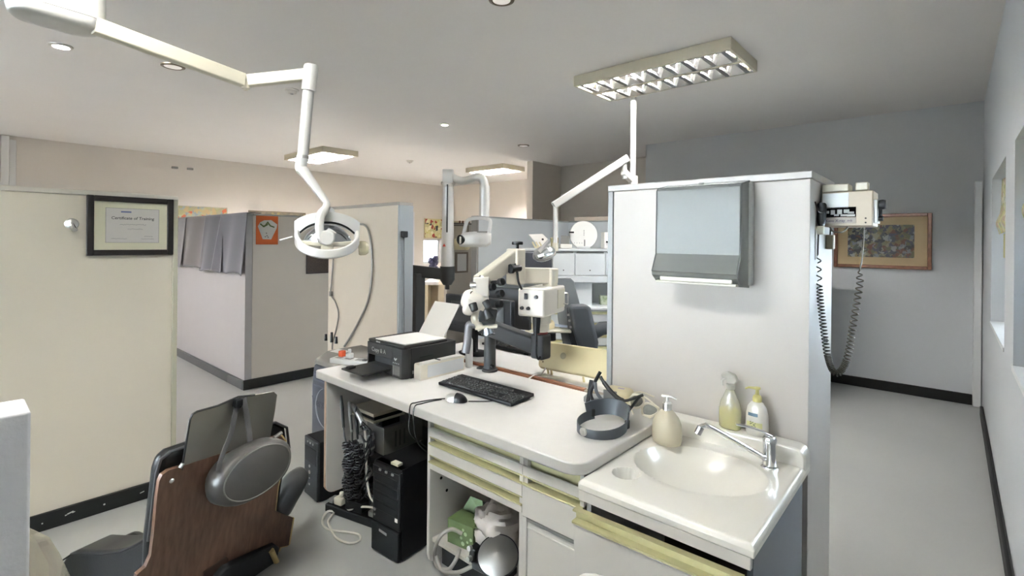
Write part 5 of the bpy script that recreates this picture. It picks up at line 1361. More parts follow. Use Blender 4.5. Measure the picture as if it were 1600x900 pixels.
# black back cushion
VIN = mat('black vinyl', (20, 20, 21), .42, spec=.22, bump=.05, bscale=150)
cpts = [(226, 985), (232, 845), (241, 770), (245, 738), (251, 718), (266, 706), (300, 694), (360, 676), (430, 660), (448, 668), (452, 700), (438, 790), (430, 985)]
b = MB().prism([B(x, y, -.026) for x, y in cpts], -bn * .052)
build('back_cushion', b, VIN, t, bevel=.025, seg=4)
b = MB().tube([B(x, y, -.030) for x, y in cpts[1:11]], .006, 8)
build('cushion_piping', b, mat('dark grey piping', (70, 70, 72), .35), t)
build('side_rail', MB().prism([B(x, y, -.024) for x, y in ((236, 838), (241, 838), (252, 745), (248, 738))], -bn * .016), mat('worn chrome rail', (120, 118, 112), .3, .8, vary=.3, vscale=60), t)
# head plate
pp = [(284, 734), (297, 655), (301, 647), (308, 643), (340, 634), (372, 620), (398, 617), (428, 612), (433, 617), (430, 640), (421, 690)]
hpz = build('head_plate', MB().prism([B(x, y, -.002) for x, y in pp], -bn * .005), mat('satin steel plate', (160, 156, 148), .36, .85), t)
build('plate_pin', MB().cyl(B(281, 731, .004), B(286, 724, .004), .007).cyl(B(428, 684, .004), B(440, 676, .004), .008), STEEL, hpz)
build('plate_edge', MB().tube([B(x, y, -.003) for x, y in pp[:7]], .004, 8), DARK_MET, hpz)
# pillow and straps
PIL = mat('grey vinyl pillow', (78, 76, 74), .42, bump=.12, bscale=18, vary=.10, vscale=10)
pc = B(394, 735, .075)
# pillow axis : long axis tilted up to the right, flat face turned towards the viewer's right
la = (B(455, 700, .075) - B(335, 765, .075)).normalized()
fa = (bn * .8 + ay * .30 + up * .25); fa = (fa - la * fa.dot(la)).normalized(); sa_ = fa.cross(la)
Rm = Matrix((la, sa_, fa)).transposed()
rs = []
for z, s in ((-.060, .80), (-.055, .92), (-.035, 1.0), (.0, 1.0), (.028, .97), (.040, .90), (.044, .80), (.046, .4)):
    rs.append([pc + Rm @ Vector((.172 * s * math.copysign(abs(math.cos(a)) ** .85, math.cos(a)),   .104 * s * math.copysign(abs(math.sin(a)) ** .85, math.sin(a)), z)) for a in [2 * PI * k / 40 for k in range(40)]])
pl_ = build('head_pillow', MB().rings(rs), PIL, t, smooth=50)
build('pillow_seam', MB().tube([pc + Rm @ Vector((.150 * math.cos(a), .090 * math.sin(a), .042)) for a in [2 * PI * k / 40 for k in range(40)]], .003, 6, True), mat('pale seam', (112, 110, 106), .5), pl_)
STR = mat('grey webbing', (88, 87, 87), .7, bump=.1, bscale=120)
def strap(pts, w_):
    P_ = smoothpath([B(x, y, o_) for x, y, o_ in pts], 6); b = MB(); b.sweep(P_, rrect(w_, .003, .001, 2), up=bn); return b
st = strap([(373, 622, .001), (369, 640, .012), (360, 680, .035), (347, 712, .06), (341, 735, .07)], .024)
build('strap', st, STR, t)
build('strap', strap([(381, 622, .001), (384, 640, .012), (388, 665, .03), (391, 690, .06)], .024), STR, t)
build('strap_buckle', MB().obox(B(371, 629, .006), (.03, .03, .03), (0, 0, phi)).cyl(B(367, 634, .012), B(376, 634, .012), .010), BLACK_PL, t, bevel=.004)
# right side bolster and lower wrap
b = MB().tube(smoothpath([B(436, 800, -.06), B(444, 780, -.06), B(458, 757, -.06), B(470, 742, -.06), B(476, 736, -.06)], 4), [.05, .056, .058, .060, .060, .060, .060, .060, .058, .056, .054, .050, .046, .042, .036, .028, .012][:17], 18)
build('arm_bolster', b, mat('black vinyl with glare grey', (74, 74, 74), .4, bump=.05, bscale=100), t, smooth=60)  # black leather, with its glare put into the grey colour
b = MB().prism([B(x, y, .03) for x, y in ((338, 905), (352, 888), (392, 870), (432, 852), (438, 856), (428, 905), (425, 960), (330, 960))], -bn * .04)
build('hinge_cover', b, mat('dark grey cover', (50, 51, 52), .5), t, bevel=.01, seg=3)
build('cover_trim', MB().tube([B(424, 860, .035), B(433, 880, .035), B(433, 915, .035)], .012, 10), PLY, t)
# seat and side wing
Ms = Matrix.Translation((P0.x, P0.y, 0)) @ Matrix.Rotation(phi, 4, 'Z')
build('seat', MB(Ms).box(-.72, -.18, .12, .34, .056, .15), VIN, t, bevel=.045, seg=5)
wl_ = [onplane(x, y, P0 + ay * .035, ay) for x, y in ((92, 900), (96, 880), (106, 866), (120, 860), (150, 862), (178, 861), (205, 855), (226, 842), (232, 850), (228, 882), (214, 897), (205, 960), (92, 960))]
build('side_wing', MB().prism(wl_, ay * .13), VIN, t, bevel=.028, seg=4)
build('wing_seam', MB().tube([p + ay * -.002 for p in [onplane(x, y, P0 + ay * .035, ay) for x, y in ((100, 874), (112, 866), (128, 864), (160, 866), (190, 862), (215, 850), (226, 843))]], .0035, 6), RUBBER, t)
build('floor_base', MB(Ms).box(-.72, .0, .10, .38, 0, .05), DARK_MET, t, bevel=.015)
# clear foot cover
q = [onplane(x, y, P0 + ay * .0 - nx * .55, nx) for x, y in ((56, 850), (60, 842), (78, 838), (96, 866), (112, 900), (112, 940), (60, 940))]
build('clear_cover', MB().prism(q, -nx * .18), mat('clear yellowed cover', (196, 188, 166), .12, trans=.5, alpha=.6, ior=1.2), t, bevel=.012, seg=3)

# white rounded arm at the bottom edge
c = P(893, 886, .98)
t = thing('equipment_arm', 'white rounded arm end poking up at the bottom edge in front of the cabinets', 'equipment arm', (c.x, c.y, 0))
dr_ = (at(990, 935, z=c.z) - at(899, 893, z=c.z)); dr_.z = 0; dr_.normalize()
pts = [c + dr_ * (.0 + .02 * k) for k in range(15)]
b = MB().tube([p + Vector((0, 0, -.047)) for p in pts], [.020, .038, .045, .047] + [.048] * 11, 24)
build('arm_shell', b, mat('white enamel', (236, 235, 230), .3), t, smooth=60)
build('arm_post', MB().cyl((pts[11].x, pts[11].y, .02), (pts[11].x, pts[11].y, c.z - .08), .022).lathe([(.14, 0), (.14, .02), (.022, .03), (0, .03)], (pts[11].x, pts[11].y, 0)), STEEL, t)
# ================================================================= RIGHT SIDE
# framed painting on the back wall
YB = 6.398
a, c_ = at(1304, 334, y=YB), at(1456, 421, y=YB)
x0, x1, z0, z1 = a.x, c_.x, 1.255, 1.818
t = thing('painting', 'busy crowd painting in a reddish wooden frame on the back wall at right', 'painting', ((x0 + x1) / 2, YB, z0))
fw = .034; f = MB()
f.box(x0, x0 + fw, YB - .03, YB, z0, z1).box(x1 - fw, x1, YB - .03, YB, z0, z1).box(x0 + fw, x1 - fw, YB - .03, YB, z0, z0 + fw).box(x0 + fw, x1 - fw, YB - .03, YB, z1 - fw, z1)
build('frame', f, mat('reddish wood frame', (122, 80, 58), .45, vary=.25, vscale=30), t, bevel=.006)
build('mount', MB().box(x0 + fw, x1 - fw, YB - .012, YB, z0 + fw, z1 - fw), mat('tan mount', (202, 180, 142), .7, vary=.05), t)
build('canvas', MB().box(x0 + .125, x1 - .135, YB - .0135, YB - .012, z0 + .115, z1 - .115), blotch('crowd painting', [(86, 88, 90), (140, 138, 112), (74, 76, 88), (160, 154, 130), (112, 108, 84), (64, 62, 64), (140, 146, 152), (112, 78, 64), (100, 104, 98), (174, 174, 170), (84, 84, 98), (140, 130, 98)], 34), t)

# x-ray control box on the side of the partition
t = thing('xray_box', 'cream x-ray control box with black and white label on the side of the partition', 'x-ray unit', (-.30, 2.32, 1.56))
XB0, XB1, YF, ZB0, ZB1 = -.386, -.222, 2.26, 1.568, 1.702
b = MB().box(XB0, XB1, YF, YF + .16, ZB0, ZB1)
cs = build('case', b, mat('cream beige enamel', (186, 174, 155), .45), t, bevel=.004)
build('top_box', MB().box(XB0, XB0 + .088, YF + .004, YF + .10, ZB1, ZB1 + .030), CREAM_PL, t, bevel=.004)
build('top_box', MB().box(XB0 + .108, XB0 + .148, YF + .004, YF + .05, ZB1, ZB1 + .032), CREAM_PL, t, bevel=.004)
g = YF - .0015
build('white_sheet', MB().box(XB0 + .003, XB0 + .088, g, YF, ZB0 + .070, ZB1 - .006), mat('glossy white sheet', (208, 210, 210), .35), cs)
build('black_label', MB().box(XB0 + .004, XB0 + .112, g, YF, ZB0 + .036, ZB0 + .074), mat('black print', (14, 14, 15), .9, spec=.05), cs)
te = MB(); rnd = random.Random(4)
for k, (u, z, w_, h_) in enumerate(((.012, .056, .020, .010), (.034, .055, .014, .018), (.056, .056, .016, .018), (.078, .058, .018, .014), (.092, .052, .020, .008), (.070, .043, .022, .008), (.092, .042, .026, .008), (.046, .044, .016, .007))): te.box(XB0 + .004 + u - w_ / 2, XB0 + .004 + u + w_ / 2, g - .0008, g, ZB0 + z - h_ / 2, ZB0 + z + h_ / 2)
build('tooth_print', te, mat('pale tooth print', (196, 198, 196), .5), cs, bevel=.001)
build('white_label', MB().box(XB0 + .004, XB0 + .112, g, YF, ZB0 + .012, ZB0 + .034), PAPER, cs)
build('label_lettering', MB().text('Kavo X-ray  mk', (XB0 + .058, g - .0003, ZB0 + .018), (1, 0, 0), (0, 0, 1), .0135), mat('violet grey ink', (116, 108, 140), .6), cs)
build('button', MB().cyl((XB1 - .022, YF - .003, ZB0 + .030), (XB1 - .022, YF + .001, ZB0 + .030), .003).cyl((XB1 - .022, YF - .003, ZB0 + .014), (XB1 - .022, YF + .001, ZB0 + .014), .003), BLACK_PL, cs)
build('side_plate', MB().box(XB1, XB1 + .012, YF + .02, YF + .10, ZB0 + .012, ZB0 + .10), mat('translucent grey plate', (176, 176, 170), .3), t, bevel=.002)
build('side_knob', MB().lathe([(0, 0), (.017, 0), (.019, .012), (.016, .022), (0, .023)], (XB1 + .012, YF + .05, ZB0 + .082), (1, 0, 0), seg=14).cyl((XB1 + .012, YF + .05, ZB0 + .03), (XB1 + .026, YF + .05, ZB0 + .03), .010).cyl((XB1 + .018, YF + .05, ZB0 + .035), (XB1 + .018, YF + .05, ZB0 + .07), .005), BLACK_PL, t)
build('mount_bracket', MB().box(-.3945, XB0, YF + .03, YF + .15, ZB0 + .02, ZB1 - .02), GREY_PL, t)
build('underside_lead', MB().tube(smoothpath([(XB0 + .022, YF + .04, ZB0), (XB0 + .035, YF + .035, ZB0 - .018), (XB0 + .065, YF + .035, ZB0 - .020), (XB0 + .082, YF + .04, ZB0)], 6), .0035, 8), mat('olive grey lead', (84, 80, 70), .5), t)
# hand switch, grey plug and coiled cord
ys = 2.235
HK = at(1289, 334, y=2.25)
t = thing('hand_switch', 'black exposure hand switch on the partition corner with a long coiled grey cord', 'hand switch', (-.375, 2.22, 1.0))
OL = mat('olive grey cord', (66, 62, 53), .55, spec=.3)
h0, h1 = at(1283, 320, y=2.235), at(1282, 352, y=2.235)
build('grip', MB().rings([[Vector((h0.x + .004, 2.225, z)) + Vector((x, y, 0)) for x, y in rrect(w_, .034, .01, 4)] for z, w_ in ((h1.z - .003, .018), (h1.z + .01, .026), (h0.z - .02, .031), (h0.z, .030), (h0.z + .006, .022))]), BLACK_PL, t, smooth=50)
build('strain_block', MB().box(h1.x - .010, h1.x + .014, 2.212, 2.240, h1.z - .036, h1.z - .002), CREAM_PL, t, bevel=.003)
kx = lambda px, py: at(px, py, y=ys)
path = smoothpath([kx(1279, 366), kx(1278, 395), kx(1278, 420), kx(1280, 450), kx(1284, 490), kx(1289, 530), kx(1293, 555), kx(1300, 577), kx(1309, 583), kx(1319, 572), kx(1326, 550), kx(1330, 525), kx(1336, 490), kx(1341, 460), kx(1344, 440), kx(1343, 425), kx(1347, 405), kx(1349, 380), kx(1350, 357)], 10)
# convert to a coil
L = [0]
for i in range(1, len(path)): L.append(L[-1] + (path[i] - path[i - 1]).length)
tot = L[-1]
def onpath(s):
    s = max(0, min(tot * .99999, s))
    i = next(k for k in range(len(L) - 1) if L[k + 1] >= s)
    f_ = (s - L[i]) / (L[i + 1] - L[i] + 1e-9); p = path[i].lerp(path[i + 1], f_); t_ = (path[i + 1] - path[i]).normalized(); return p, t_
pts = []; s = 0.0; ang = 0.0; yv = Vector((0, 1, 0))
while s < tot:
    p, tg = onpath(s); fr = s / tot
    straight = fr < .07 or fr > .86
    amp = 0.0 if straight else .0105 * min(1, (fr - .07) / .02, (.86 - fr) / .02)
    pitch = .034 if fr < .18 else (.013 if fr < .42 else (.0062 if fr < .55 else (.014 if fr < .66 else (.021 if fr < .86 else .03))))
    nv = tg.cross(yv).normalized(); pts.append(p + nv * amp * math.cos(ang) + yv * amp * math.sin(ang))
    step = pitch / 10; s += step; ang += 2 * PI / 10
build('coiled_cord', MB().tube(pts, .0026, 6), OL, t)
build('cord_clip', MB().obox(onpath(tot * .37)[0] + Vector((.004, -.01, 0)), (.012, .012, .012)), BLACK_PL, t)
b = MB().tube(smoothpath([(-.392, 2.17, 1.66), (-.380, 2.165, 1.625), (-.374, 2.20, 1.62), (-.372, 2.225, 1.64)], 6), .0025, 8)
build('top_lead', b, OL, t)
pg = at(1288, 378, y=2.42)
t = thing('wall_plug', 'grey beige plug hanging below the control box on the partition side', 'plug', (-.385, 2.42, 1.47))
build('plug', MB().box(-.394, -.366, 2.395, 2.435, pg.z - .03, pg.z + .03), mat('grey beige plug', (160, 152, 132), .5), t, bevel=.004)
build('lead', MB().tube([(-.380, 2.415, pg.z + .03), (-.378, 2.41, 1.58)], .004, 8), OL, t)
build('paper_strip', MB().box(-.3945, -.392, 2.19, 2.21, 1.44, 1.56), PAPER, None, 'narrow white paper strip hanging beside the coiled cord', 'paper strip')

# patterned blinds in the window recesses
BL = blotch('patterned blind cloth', [(196, 190, 132), (206, 204, 176), (176, 178, 130), (184, 164, 146), (180, 186, 176), (168, 172, 150), (204, 198, 150)], 30, .85)
def blind(y0, y1, label, x=.268, z1=1.975, z0=1.58):
    def fn(u, v):
        z = z1 - (z1 - z0) * v
        bul = .022 * math.exp(-((v - .80) / .13) ** 2) + .01 * v
        return (x - bul - .006 * math.sin(u * 14), y0 + (y1 - y0) * u, z - .012 * math.sin(u * 5 + 1) * v)
    return build('window_blind', MB().sheet(30, 24, fn), BL, None, label, 'blind', solid=.004, smooth=70)
blind(3.80, 5.02, 'patterned yellow fabric blind in the far right window')
blind(1.98, 3.21, 'patterned yellow fabric blind in the right window nearest the viewer')
build('blind_tail', MB().box(.256, .262, 4.3, 4.75, 1.42, 1.58), mat('plain olive cloth', (170, 168, 120), .8), None, 'plain olive strip of cloth hanging below the far right blind', 'cloth')

# ================================================================= UNDER THE DESK
PCB = mat('black computer case', (16, 16, 17), .45, spec=.2)
def tower(x, y, w_, dpt, h_, rz, label, variant):
    M = Matrix.Translation((x, y, 0)) @ Matrix.Rotation(rz, 4, 'Z')
    t = thing('computer_tower', label, 'computer', (x, y, 0))
    c = build('case', MB(M).box(-w_ / 2, w_ / 2, .012, dpt, .006, h_), PCB, t, bevel=.003)
    for fx, fy in ((-w_ / 2 + .01, .03), (w_ / 2 - .03, .03), (-w_ / 2 + .01, dpt - .06), (w_ / 2 - .03, dpt - .06)): build('foot', MB(M).box(fx, fx + .02, fy, fy + .03, 0, .007), RUBBER, t)
    FR = mat('satin black front', (24, 24, 25), .45, spec=.22)
    if variant == 1:
        build('front_panel', MB(M).box(-w_ / 2, w_ / 2, -.004, .012, h_ * .34, h_ * .97), FR, t, bevel=.004)
        g = MB(M)
        for k in range(4): g.box(-w_ / 2 + .012, w_ / 2 - .012, -.0075, -.0035, h_ * (.80 - k * .105), h_ * (.885 - k * .105))
        build('drive_cover', g, PCB, t, bevel=.003)
        build('lower_grille', MB(M).box(-w_ / 2, w_ / 2, -.012, .012, .008, h_ * .335), mat('black mesh', (18, 18, 18), .7, spec=.15, bump=.4, bscale=400), t, bevel=.006)
        build('slanted_top', MB(M).prism([(-w_ / 2 + .002, -.010, h_ * .97), (-w_ / 2 + .002, .012, h_ * .905), (-w_ / 2 + .002, .012, h_ * 1.0), (-w_ / 2 + .002, .05, h_ * 1.0)], (w_ - .004, 0, 0)), FR, t, bevel=.003)
        for px_ in (-.25, -.02, .21): build('port', MB(M).box(px_ * w_, (px_ + .07) * w_, -.009, .0, h_ * .923, h_ * .945), GREY_PL, t)
        build('sticker', MB(M).box(w_ / 2 - .032, w_ / 2 - .014, -.0055, -.0035, h_ * .435, h_ * .475), PAPER, t)
        build('power_button', MB(M).cyl((-w_ / 2 + .018, -.008, h_ * .47), (-w_ / 2 + .018, -.003, h_ * .47), .008).cyl((-w_ / 2 + .018, -.008, h_ * .41), (-w_ / 2 + .018, -.003, h_ * .41), .005), GREY_PL, t)
        build('badge', MB(M).obox((-.01, -.0125, h_ * .27), (.055, .003, .012), (0, .10, 0)), GREY_PL, t, bevel=.001)
        build('note', MB(M).box(w_ * .02, w_ * .28, .02, .05, h_ + .0005, h_ + .012), CREAM_PL, t, bevel=.001)
    else:
        build('front_panel', MB(M).box(-w_ / 2, w_ / 2, -.004, .012, .008, h_), mat('grey black front', (40, 41, 42), .5, spec=.25), t, bevel=.006)
        build('drive_bay', MB(M).box(-w_ / 2 + .012, w_ / 2 - .012, -.006, -.003, h_ * .60, h_ * .86), PCB, t, bevel=.002)
        g = MB(M)
        for k in range(3): g.cyl((-.04 + k * .035, -.006, h_ * .93), (-.04 + k * .035, -.003, h_ * .93), .006, seg=10)
        build('socket', g, GREY_PL, t)
        g = MB(M)
        for k, r_ in enumerate((.008, .011, .005, .007)): g.cyl((-.01, -.007, h_ * (.54 - k * .10)), (-.01, -.003, h_ * (.54 - k * .10)), r_, seg=14)
        build('button', g, STEEL, t)
    return t
tower(-2.005, 1.385, .195, .43, .43, math.radians(5), 'tall black computer tower standing in the knee gap of the desk', 1)
tower(-2.775, 1.40, .175, .40, .345, math.radians(-3), 'shorter grey fronted black computer tower outside the desk leg panel', 2)

# grey metal box on the cable shelf, beige flat laptop-like box above
GB = mat('grey beige steel case', (128, 126, 120), .45)
t = thing('amplifier_box', 'grey vented steel box on the shelf under the desk', 'box', (-2.48, 1.76, .28))
build('case', MB().box(-2.57, -2.40, 1.635, 1.91, .2805, .435), GB, t, bevel=.003)
g = MB()
for k in range(3): g.box(-2.4005, -2.3985, 1.71 + k * .03, 1.722 + k * .03, .31, .40)
build('vent', g, mat('dark vent', (84, 82, 78), .6), t)
t2 = thing('adapter_block', 'black adapter wedged on the grey box below the beige slabs', 'adapter', (-2.48, 1.70, .435))
build('block', MB().box(-2.56, -2.42, 1.64, 1.76, .4355, .484), BLACK_PL, t2, bevel=.006)
build('plug_body', MB().cyl((-2.47, 1.62, .46), (-2.47, 1.64, .46), .018), GREY_PL, t2)
t = thing('equipment_slab', 'two layered beige flat box lying under the desk above the cables', 'box', (-2.50, 1.66, .485))
R_ = math.radians(8)
SB = mat('beige plastic slab', (176, 166, 148), .5)
build('lid', MB().box(-2.615, -2.392, 1.562, 1.765, .517, .537), SB, t, bevel=.004)
build('base', MB().box(-2.62, -2.386, 1.558, 1.77, .4845, .496), mat('pale slab base', (190, 184, 164), .5), t, bevel=.003)
build('middle', MB().box(-2.61, -2.40, 1.572, 1.76, .496, .517), BLACK_PL, t)
t = thing('coil_can', 'grey ribbed cylinder between the cables and the grey box', 'canister', (-2.40, 1.60, .28))
build('can', MB().cyl((-2.50, 1.585, .2805), (-2.50, 1.585, .40), .045), GREY_PL, t)
build('rib', MB().lathe([(.045, .0), (.05, .004), (.05, .012), (.045, .016)], (-2.50, 1.585, .31)).lathe([(.045, .0), (.05, .004), (.05, .012), (.045, .016)], (-2.50, 1.585, .36)), STEEL, t)

# cable bundle
rnd = random.Random(12)
def wander(c, rad, n, zlo, zhi):
    pts = []; a = rnd.uniform(0, 6.28)
    for k in range(n):
        a += rnd.uniform(.6, 1.5); r_ = rad * rnd.uniform(.3, 1.0)
        pts.append(Vector((c[0] + r_ * math.cos(a), c[1] + r_ * .7 * math.sin(a), zlo + (zhi - zlo) * (k / (n - 1)) + rnd.uniform(-.03, .03))))
    return smoothpath(pts, 6)
b = MB()
for k in range(15): b.tube(wander((-2.46, 1.49), .075, 22, .05, .36), .0050, 6)
for k in range(4): b.tube(wander((-2.36, 1.50), .05, 16, .10, .50), .0045, 6)
# tight curly leads
for cx_, cy_ in ((-2.51, 1.47), (-2.44, 1.45), (-2.39, 1.47)):
    b.tube([(cx_ + .018 * math.cos(q * .75) + .012 * math.sin(q * .11), cy_ + .018 * math.sin(q * .75), .08 + .30 * q / 170) for q in range(171)], .004, 6)
build('cable_tangle', b, mat('black cable sheath', (20, 20, 20), .4, spec=.3), None, 'tangled mass of black cables hanging in the knee gap', 'cables', kind='stuff')
leads = [((533, 622), (536, 655), (538, 680), (543, 705), (540, 740), 'thin black lead with a slim plug on the leg panel'),
         ((545, 632), (549, 660), (550, 690), (549, 720), (552, 740), 'thick black lead hanging second from the leg panel'),
         ((556, 640), (558, 670), (560, 700), (562, 730), (566, 750), 'black lead with grey plug hanging below the beige slabs')]
for k, (*ps, lab) in enumerate(leads):
    q = smoothpath([at(x, y, y=1.50 + .02 * k) for x, y in ps], 8)
    q = [Vector((max(p.x, -2.632), p.y, p.z)) for p in q]
    t = thing('cable', lab, 'cable', tuple(q[-1]), 'leads hanging beside the leg panel')
    build('lead', MB().tube(q, .0045 + .002 * (k > 0), 8), CORD, t)
    build('plug', MB().tube([q[0] + Vector((0, 0, .015)), q[3], q[12]], [.006, .010, .008], 8), [CORD, GREY_PL, BLACK_PL][k], t)
b = MB().tube(smoothpath([at(548, 628, y=1.58), at(556, 640, y=1.55), at(564, 655, y=1.55), at(570, 668, y=1.55)], 6), [.006] * 4 + [.016] * 15, 10)
build('grey_handpiece', b, mat('pale grey tool', (168, 168, 164), .4), None, 'pale grey slim handpiece slung among the leads under the desk', 'tool')
# white cords
WC = mat('white cord', (206, 203, 194), .45)
zf = .006
lp_ = [at(570, 672, y=1.52), at(572, 700, y=1.50), at(573, 745, y=1.49), at(578, 775, y=1.48), at(586, 785, y=1.47)]
build('cable', MB().tube(smoothpath(lp_, 8), .006, 8), WC, None, 'pale lead dropping straight down beside the black tower', 'cable')
lp_ = [at(586, 793, y=1.46), at(565, 792, y=1.46), at(548, 796, y=1.44), at(530, 800, y=1.42)]
q = lp_[:] 
q += [Vector((*at(512, 803, z=zf).xy, .02)), Vector((*at(504, 812, z=zf).xy, zf + .001)), Vector((*at(507, 823, z=zf).xy, zf + .001)), Vector((*at(520, 829, z=zf).xy, zf + .001)), Vector((*at(545, 832, z=zf).xy, zf + .001)), Vector((*at(561, 836, z=zf).xy, zf + .001)), Vector((*at(562, 845, z=zf).xy, zf + .001)), Vector((*at(546, 849, z=zf).xy, zf + .001)), Vector((*at(526, 841, z=zf).xy, zf + .001)), Vector((*at(516, 828, z=zf).xy, zf + .012)), Vector((*at(513, 814, z=zf).xy, zf + .001)), Vector((*at(522, 803, z=zf).xy, .012))]
build('extension_cable', MB().tube(smoothpath(q, 8), .0058, 8), WC, None, 'white cord looping out over the floor in front of the knee gap', 'cable')
# floor power block
t = thing('power_strip', 'black power strip with white plugs on the floor under the leg panel', 'power strip', (-2.42, 1.47, 0))
Mp = Matrix.Translation((-2.40, 1.475, 0)) @ Matrix.Rotation(math.radians(14), 4, 'Z')
build('body', MB(Mp).box(-.20, .22, -.045, .045, .001, .045), BLACK_PL, t, bevel=.006)
build('white_plug', MB(Mp).box(-.15, -.095, -.03, .03, .046, .085).cyl((-.12, 0, .085), (-.12, .0, .11), .012), CREAM_PL, t, bevel=.006)
build('grey_plug', MB(Mp).box(-.19, -.155, -.03, .02, .046, .07).box(.10, .14, -.03, .02, .046, .075), GREY_PL, t, bevel=.005)
build('adapter', MB(Mp).box(-.06, .06, -.035, .035, .046, .10), BLACK_PL, t, bevel=.006)

# ================================================================= INSIDE THE OPEN COMPARTMENT
zs = .1465
t = thing('glove_box', 'crumpled open green carton in the open cabinet compartment', 'box', (-1.52, 1.55, zs))
GRN = mat('green printed carton', (82, 98, 60), .6, vary=.12, vscale=18)
cg = at(733, 862, z=zs); Mg = Matrix.Translation((cg.x - .06, cg.y + .045, zs)) @ Matrix.Rotation(math.radians(8), 4, 'Z')
b = MB(Mg); w_, d_, h_ = .145, .10, .105
b.box(-w_ / 2, w_ / 2, -d_ / 2, -d_ / 2 + .003, 0, h_).box(-w_ / 2, w_ / 2, d_ / 2 - .003, d_ / 2, 0, h_).box(-w_ / 2, -w_ / 2 + .003, -d_ / 2, d_ / 2, 0, h_).box(w_ / 2 - .003, w_ / 2, -d_ / 2, d_ / 2, 0, h_).box(-w_ / 2, w_ / 2, -d_ / 2, d_ / 2, 0, .003)
build('carton', b, GRN, t)
b = MB(Mg); b.prism([(-w_ / 2 + .005, d_ / 2, h_), (w_ / 2 - .02, d_ / 2, h_), (w_ / 2 - .05, d_ / 2 + .03, h_ + .05), (-w_ / 2 + .03, d_ / 2 + .025, h_ + .055)], (0, .003, 0)).prism([(w_ / 2, -d_ / 2, h_), (w_ / 2, d_ / 2, h_), (w_ / 2 + .035, d_ / 2 - .01, h_ + .015), (w_ / 2 + .03, -d_ / 2 + .01, h_ + .01)], (0, 0, .003)).prism([(-w_ / 2, -d_ / 2, h_ - .002), (w_ / 2, -d_ / 2, h_ - .002), (w_ / 2 - .01, d_ / 4, h_ + .008), (-w_ / 2 + .02, d_ / 4, h_ + .012)], (0, 0, .003))
build('flap', b, GRN, t)
g = MB(Mg); rnd = random.Random(3)
for k in range(7): g.lathe([(0, 0), (rnd.uniform(.006, .012), 0), (.004, .0008), (0, .0008)], (rnd.uniform(-.06, .06), -d_ / 2 - .0003, rnd.uniform(.015, .09)), (0, -1, 0), seg=10)
build('print', g, mat('pale green print', (160, 176, 140), .6), t)
# crumpled plastic bag
rnd = random.Random(9)
c = at(765, 815, y=1.72)
cb = at(776, 838, y=1.60); cb.z = zs + .105
b = MB().ell(cb, (.115, .085, .105), seg=40, rg=26)
for v in b.bm.verts:
    p = v.co - cb; n = math.sin(p.x * 70 + 3 * math.sin(p.z * 40)) * math.cos(p.y * 60 + p.z * 50) + .7 * math.sin(p.z * 90 + p.x * 40)
    v.co = cb + p * (1 + .13 * n + .18 * max(0, p.z / .15) * math.sin(p.x * 30)); v.co.z = max(v.co.z, zs + .002)
build('plastic_bag', b, mat('cloudy plastic film', (206, 200, 196), .55, alpha=.92, bump=.5, bscale=30), None, 'crumpled cloudy white plastic bag stuffed in the open compartment', 'plastic bag', smooth=40)
b = MB().ell(at(766, 804, y=1.74), (.085, .06, .035), (0, .3, .2), seg=24, rg=14).ell(at(786, 814, y=1.72), (.03, .05, .06), (.3, .4, .2), seg=20, rg=12)
build('strap_bundle', b, mat('dark khaki webbing', (58, 56, 50), .7, bump=.5, bscale=60), None, 'dark khaki webbing bundle lying behind the plastic bag', 'webbing', smooth=60)
# mask/compressor disc
cd = at(775, 868, y=1.505); cd = at(778, 868, y=1.49)
t = thing('steel_pan', 'steel round dished disc with a black hub leaning in the open compartment', 'pan', (cd.x, cd.y, zs))
axd = Vector((.30, -.42, .86)).normalized()
build('dish', MB().lathe([(0, .026), (.012, .024), (.078, .005), (.082, .001), (.080, 0), (.07, -.002), (0, .016)], cd, axd, seg=40), mat('dull steel', (108, 106, 102), .46, .7), t, smooth=60)
build('rim_gasket', MB().lathe([(.070, -.016), (.085, -.010), (.086, .001), (.078, .002)], cd, axd, seg=40), RUBBER, t)
hx = cd + Vector((-.10, -.035, -.015))
build('hub', MB().obox(hx, (.03, .04, .075), (.2, .3, .1)).obox(Vector((cd.x - .02, cd.y + .0, zs + .016)), (.17, .09, .03), (0, 0, .1)), BLACK_PL, t, bevel=.006)
build('valve', MB().cyl(hx + Vector((0, -.02, .03)), hx + Vector((0, -.035, .033)), .010).cyl(hx + Vector((0, -.02, -.012)), hx + Vector((0, -.04, -.010)), .011), STEEL, t)
# tube
TB = mat('milky hose', (196, 192, 184), .3, trans=.25, alpha=.9)
q = [at(x, y, y=yy) for x, y, yy in ((722, 834, 1.50), (705, 827, 1.47), (688, 838, 1.435), (679, 862, 1.42), (683, 884, 1.42), (700, 890, 1.42), (712, 875, 1.44), (718, 858, 1.47))]
b = MB().tube(smoothpath(q, 8), .0085, 12)
q2 = [at(x, y, y=yy) for x, y, yy in ((682, 868, 1.415), (690, 890, 1.415), (712, 895, 1.42), (735, 886, 1.44), (752, 876, 1.47))]
b.tube(smoothpath(q2, 8), .0085, 12)
build('hose', b, TB, None, 'milky plastic hose looped out of the open compartment', 'hose', smooth=60)
b = MB().obox((-1.66, 1.75, .055), (.17, .30, .10), (0, 0, .15)).obox((-1.45, 1.75, .05), (.18, .28, .09), (0, 0, -.1))
for xx, ll in ((-1.66, 'black case on the floor below the shelf, at the left'), (-1.46, 'black case on the floor below the shelf, at the right')):
    build('black_case', MB().obox((xx, 1.74, .05), (.16, .30, .098), (0, 0, .08)), BLACK_PL, None, ll, 'case', bevel=.01)
b.bm.free()
b = MB().obox((-1.275, 1.60, zs + .09), (.04, .12, .17), (.1, .08, .1))
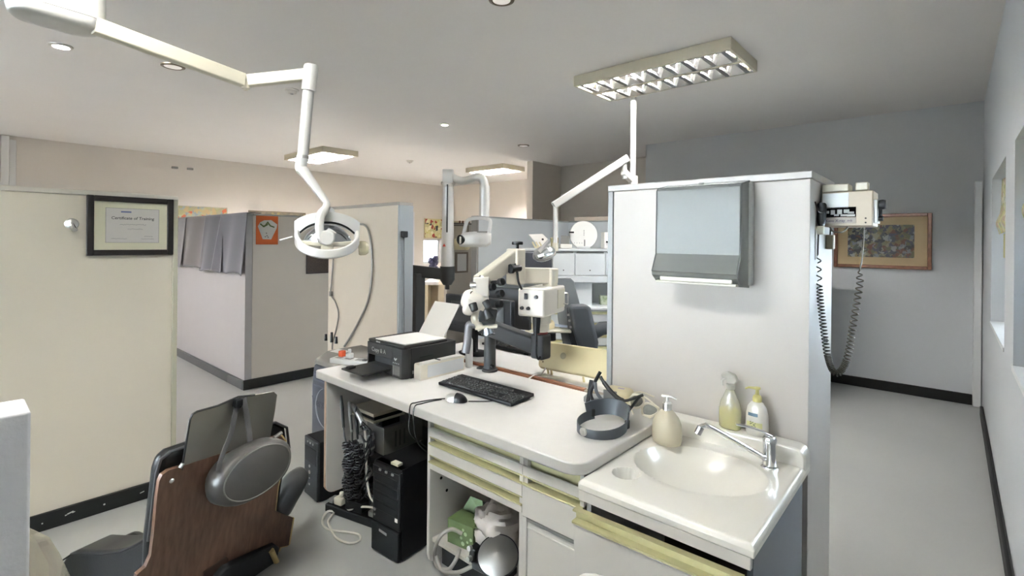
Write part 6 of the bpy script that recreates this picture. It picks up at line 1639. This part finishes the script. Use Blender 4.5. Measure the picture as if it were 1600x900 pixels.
build('card_packet', b, mat('pinkish card', (196, 184, 176), .6), None, 'pinkish card packet standing at the right side of the open compartment', 'packet', bevel=.003)
# ================================================================= LIGHT AND CAMERA
w = bpy.data.worlds.new('daylight'); SC.world = w; w.use_nodes = True
nt = w.node_tree; bg = nt.nodes['Background']
bg.inputs['Color'].default_value = (.83, .915, 1.0, 1); bg.inputs['Strength'].default_value = 10.0
def portal(loc, rot, sx, sy):
    l = bpy.data.lights.new('window_portal', 'AREA'); l.shape = 'RECTANGLE'; l.size = sx; l.size_y = sy; l.cycles.is_portal = True
    o = bpy.data.objects.new('window_portal', l); COL.objects.link(o); o.location = loc; o.rotation_euler = rot
for y0, y1 in ops: portal((.47, (y0 + y1) / 2, (ZS + ZT) / 2), (0, math.radians(90), 0), ZT - ZS, y1 - y0)
portal(((FX0 + FX1) / 2, -3.12, (FZ0 + FZ1) / 2), (math.radians(90), 0, 0), FX1 - FX0, FZ1 - FZ0)
portal((-9.76, (Ya + Yb) / 2, (Za + Zb) / 2), (0, math.radians(-90), 0), Zb - Za, Yb - Ya)

cam = bpy.data.cameras.new('camera'); co = bpy.data.objects.new('camera', cam); COL.objects.link(co)
cam.sensor_width = 36; cam.sensor_fit = 'HORIZONTAL'; cam.lens = FPX / 1600 * 36
cam.shift_y = -(450 - HORIZON) / 1600; cam.clip_start = .02
Mcam = Matrix.Rotation(YAW, 4, 'Z') @ Matrix.Rotation(math.radians(90), 4, 'X') @ Matrix.Rotation(ROLL, 4, 'Z')
co.matrix_world = Matrix.Translation((0, 0, EYE)) @ Mcam
SC.camera = co
SC.view_settings.view_transform = 'Standard'; SC.view_settings.look = 'None'
SC.view_settings.gamma = 1.0; SC.view_settings.use_curve_mapping = False
SC.view_settings.exposure = 3.35
SC.cycles.max_bounces = 10; SC.cycles.diffuse_bounces = 6; SC.cycles.glossy_bounces = 4; SC.cycles.transmission_bounces = 8; SC.cycles.transparent_max_bounces = 12
SC.cycles.use_denoising = True; SC.cycles.sample_clamp_indirect = 6.0; SC.cycles.caustics_reflective = False; SC.cycles.caustics_refractive = False
